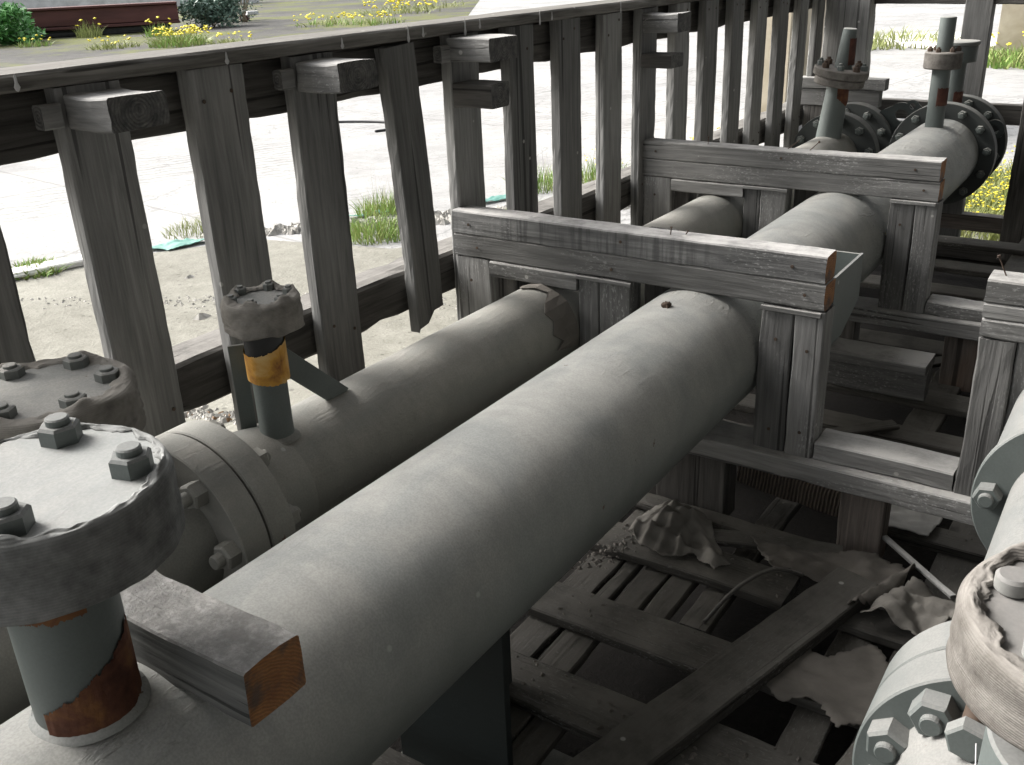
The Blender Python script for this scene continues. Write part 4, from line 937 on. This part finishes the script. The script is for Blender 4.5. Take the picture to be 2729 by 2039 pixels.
# far mossy yard
bush('round_bush', -31.2, 17.4, 1.3, 1.5, 1.15, 5200, .2, LEAFG, 'bright green leafy bush at the top left corner in front of the rusty girder', seed=5)
bush('grey_bush', -29.6, 24.8, 1.0, 1.3, 1.05, 3600, .17, LEAFB, 'blue green leafy bush at the end of the rusty girder', seed=6)
bush('bare_shrub', -31.0, 27.4, .8, 1.2, 1.5, 900, .1, LEAFB, 'pale twiggy shrub behind the blue green bush', stems=16, seed=7)
fl_spots = [(-24.3, 19.2, .8, .42, 80, 'dense yellow flower clump in the middle of the grey asphalt', .055), (-23.4, 18.3, .8, .5, 16, 'grass tuft with few flowers just in front of the densest yellow clump', .05),
            (-25.0, 17.3, .7, .3, 16, 'small yellow flower group left of the grass tuft', .05), (-28.8, 17.3, .5, .3, 9, 'small low yellow flower group far left on the asphalt', .05),
            (-30.6, 20.4, .4, .7, 5, 'single spindly yellow flower in front of the girder shadow', .06), (-27.7, 21.0, .5, .6, 6, 'spindly yellow flower near the right end of the girder shadow', .06),
            (-21.9, 18.9, .6, .3, 16, 'low yellow flowers right of the grass tuft', .05), (-25.0, 26.0, 1.2, .4, 45, 'yellow flower patch on moss above the fence top', .055),
            (-27.3, 32.5, 1.8, .5, 70, 'broad yellow flower patch at the top edge of the yard', .07), (-23.2, 26.5, .9, .4, 24, 'small yellow flower patch near the asphalt edge', .06), (-29.5, 37, 2, .5, 60, 'distant yellow flowers on the moss beyond the bushes', .08)]
for k, (x, y, r, h, n, lb_, fr_) in enumerate(fl_spots):
    weed('flowering_weed', x, y, r, h, 260 if k in (0, 1) else 110, lb_, GRASS_Y if k % 2 == 0 else GRASS, fl=n, fr=fr_, seed=80 + k, wd=.02)
# rusty girder
Z0 = -.27
gd = thing('rusty_girder', 'long red brown rusty steel girder over a dark shadow box at the top left of the yard', 'girder', (-33, 17, 0))
def gbox(name, a, b, w_, z0, z1, m, parent):
    a = Vector(a); b = Vector(b); return beam(name, (a.x, a.y, (z0 + z1) / 2 - H), (b.x, b.y, (z0 + z1) / 2 - H), w_, z1 - z0, m, parent, jit=.01, cham=.02, step=2)
gA, gB = (-38.0, 10.5), (-30.0, 23.6)
gbox('girder_web', gA, gB, .8, .62 + Z0, 1.14 + Z0, RUSTBEAM, gd)
gbox('girder_flange', gA, gB, 1.0, .52 + Z0, .615 + Z0, RUSTBEAM, gd)
gbox('girder_flange', gA, gB, 1.0, 1.145 + Z0, 1.22 + Z0, RUSTBEAM, gd)
gbox('girder_shadow_box', (gA[0] - .1, gA[1] + .2), (gB[0] - .1, gB[1] - .3), .45, .012, .515 + Z0 - .004, BLACK, gd)  # full-length black box standing in for the shadow under the girder
for t in ():
    x = gA[0] + (gB[0] - gA[0]) * t; y = gA[1] + (gB[1] - gA[1]) * t; gbox('girder_shadow_box', (x - .1, y - .15), (x + .1, y + .15), .9, .01, .515, W_DARK, gd)
tag(gbox('concrete_wall', (-66, 22), (-48, 44), .6, 0, 1.75, PALE, None), 'low pale wall behind the rusty girder', 'wall')
bs = thing('brick_stack', 'small stack of dark red bricks and a grey slab by the bushes', 'bricks', (-32, 31, 0))
for k in range(3): gbox('brick', (-32.4 + k * .25, 27.3 + k * .4), (-32.2 + k * .25, 27.6 + k * .4), .3, .01 + .2 * (k % 2), .2 + .2 * (k % 2), RUSTBEAM, bs)
gbox('slab', (-31.7, 28.3), (-31.5, 28.7), .3, .2, .35, PALE, bs)
# tan concrete pillars
tag(gbox('concrete_pillar', (-3.72, 10.55), (-3.66, 11.75), .35, 0, 5.5, CONC, None), 'tan concrete pillar seen in strips between the far fence posts', 'pillar')
tag(gbox('concrete_block', (-2.75, 19.0), (.6, 19.2), 1.0, 0, 3.0, CONC, None), 'tan concrete block at the upper right behind the end fence', 'concrete block')
# kerbs and slabs
def kerb(pts, wd, z, m, name, label):
    for i in range(len(pts) - 1): tag(gbox(name, pts[i], pts[i + 1], wd, 0, z, m, None), label[i], 'kerb')
kerb([(-6.40, 3.05), (-6.20, 3.76)], .17, .05, SLAB, 'concrete_kerb', ['short white concrete kerb strip beside the mossy weeds'])
kerb([(-5.2, 22.6), (-2.6, 20.4)], 2.2, .10, SLAB, 'concrete_slab', ['pale concrete slab lying beyond the end fence'])
crumple('plastic_sheet', [(-6.15, 4.10), (-5.88, 4.22), (-5.80, 4.58), (-5.98, 4.50)], -H + .02, .02, TEAL, 'teal plastic sheet scrap in front of the sparse yellow grass', 'plastic sheet', 2)
crumple('plastic_sheet', [(-5.52, 5.38), (-5.1, 5.9), (-5.06, 5.86), (-5.47, 5.33)], -H + .02, .02, TEAL, 'narrow teal plastic edge along the rubble behind the tall grass', 'plastic sheet', 3)
crumple('plastic_sheet', [(-4.72, 6.42), (-4.55, 6.80), (-4.46, 6.74), (-4.62, 6.36)], -H + .02, .02, TEAL, 'small teal plastic strip right of the broken plank', 'plastic sheet', 4)
# cable loop on the yard
cl_ = wire('cable', [(-9.4, 9.0, -H + .01), (-8.9, 9.35, -H + .01), (-8.3, 9.5, -H + .01), (-7.9, 9.25, -H + .01), (-8.0, 8.9, -H + .01)], .02, BLACK); tag(cl_, 'dark cable curving over the pale concrete yard', 'cable')
# rubble
def rubble(name, poly, n, smin, smax, label, m, seed, zb=0):
    rnd = random.Random(seed); vs = []; fs = []
    for i in range(n):
        x, y = poly(rnd); s = rnd.uniform(smin, smax); k0 = len(vs); ax = rnd.random() * 6.28
        pts = [(1, 0, .1), (.5, .85, 0), (-.6, .8, .1), (-1, 0, 0), (-.5, -.8, .1), (.6, -.8, 0), (.3, .2, 1), (-.3, -.2, .9)]
        for p in pts:
            q = [c * s * rnd.uniform(.7, 1.2) for c in p]; cx = q[0] * math.cos(ax) - q[1] * .7 * math.sin(ax); cy = q[0] * math.sin(ax) + q[1] * .7 * math.cos(ax); vs.append((x + cx, y + cy, zb + q[2] * .6))
        for a_, b_ in ((0, 1), (1, 2), (2, 3), (3, 4), (4, 5), (5, 0)):
            t = 6 if a_ in (0, 1, 5) else 7; fs.append((k0 + a_, k0 + b_, k0 + t))
        fs += [(k0 + 1, k0 + 7, k0 + 6)[::1], (k0 + 0, k0 + 6, k0 + 5), (k0 + 5, k0 + 6, k0 + 7), (k0 + 1, k0 + 2, k0 + 7)]
    o = meshobj(name, vs, fs, m); tag(o, label, None, None, 'stuff'); return o
def band_poly(a, b, w_): return lambda r: (lambda t, s: (a[0] + (b[0] - a[0]) * t + s * w_, a[1] + (b[1] - a[1]) * t + s * w_ * .6))(r.random(), r.gauss(0, .5))
rubble('rubble', band_poly((-5.6, 4.9), (-3.8, 6.7), .40), 1500, .012, .085, 'grey broken stones and rubble along the yard edge', STONE, 4)
rubble('rubble', band_poly((-5.6, 3.2), (-3.2, 4.2), 1.1), 900, .003, .020, 'loose grit scattered on the beige pavement', STONE, 5)
rubble('litter', band_poly((-3.9, 2.3), (-2.2, 2.9), .25), 700, .008, .035, 'leaves chips and grit heaped at the foot of the fence', STONE, 6)
rubble('leaf_litter', band_poly((-3.9, 2.3), (-2.2, 2.9), .25), 200, .012, .03, 'brown leaf litter at the foot of the fence', LEAFD, 7)
rubble('grit', band_poly((-1.15, 2.0), (-1.1, 2.3), .06), 120, .004, .012, 'grit and crumbs heaped on the floor slats beside the big pipe', CARD, 8, zb=H - 1.60)
def on_slat(r):
    while True:
        x, y = r.uniform(-1.2, -.2), r.uniform(1.2, 2.9)
        if any(a + .01 < x < b - .01 and c + .01 < y < d - .01 and z == -1.60 for a, b, c, d, z in SL): return x, y
rubble('floor_litter', on_slat, 420, .002, .010, 'dusty chips and crumbs scattered over the floor slats', CARD, 9, zb=H - 1.60)
for k, (x, y, s) in enumerate(((-4.5, 3.36, .05), (-5.22, 3.86, .045), (-4.0, 3.9, .03))):
    tag(rubble('stone', lambda r: (x, y), 1, s, s * 1.1, None, STONE, 20 + k), ['loose stone on the pavement behind the wrapped cap', 'loose stone on the pavement behind the second fence gap', 'little stone near the foot of the fence'][k], 'stone')
    bpy.data.objects[-1 if False else [o.name for o in bpy.data.objects if o.name.startswith('stone')][-1]]['kind'] = 'thing'
for o in bpy.data.objects:
    if '_mw' in o: del o['_mw']
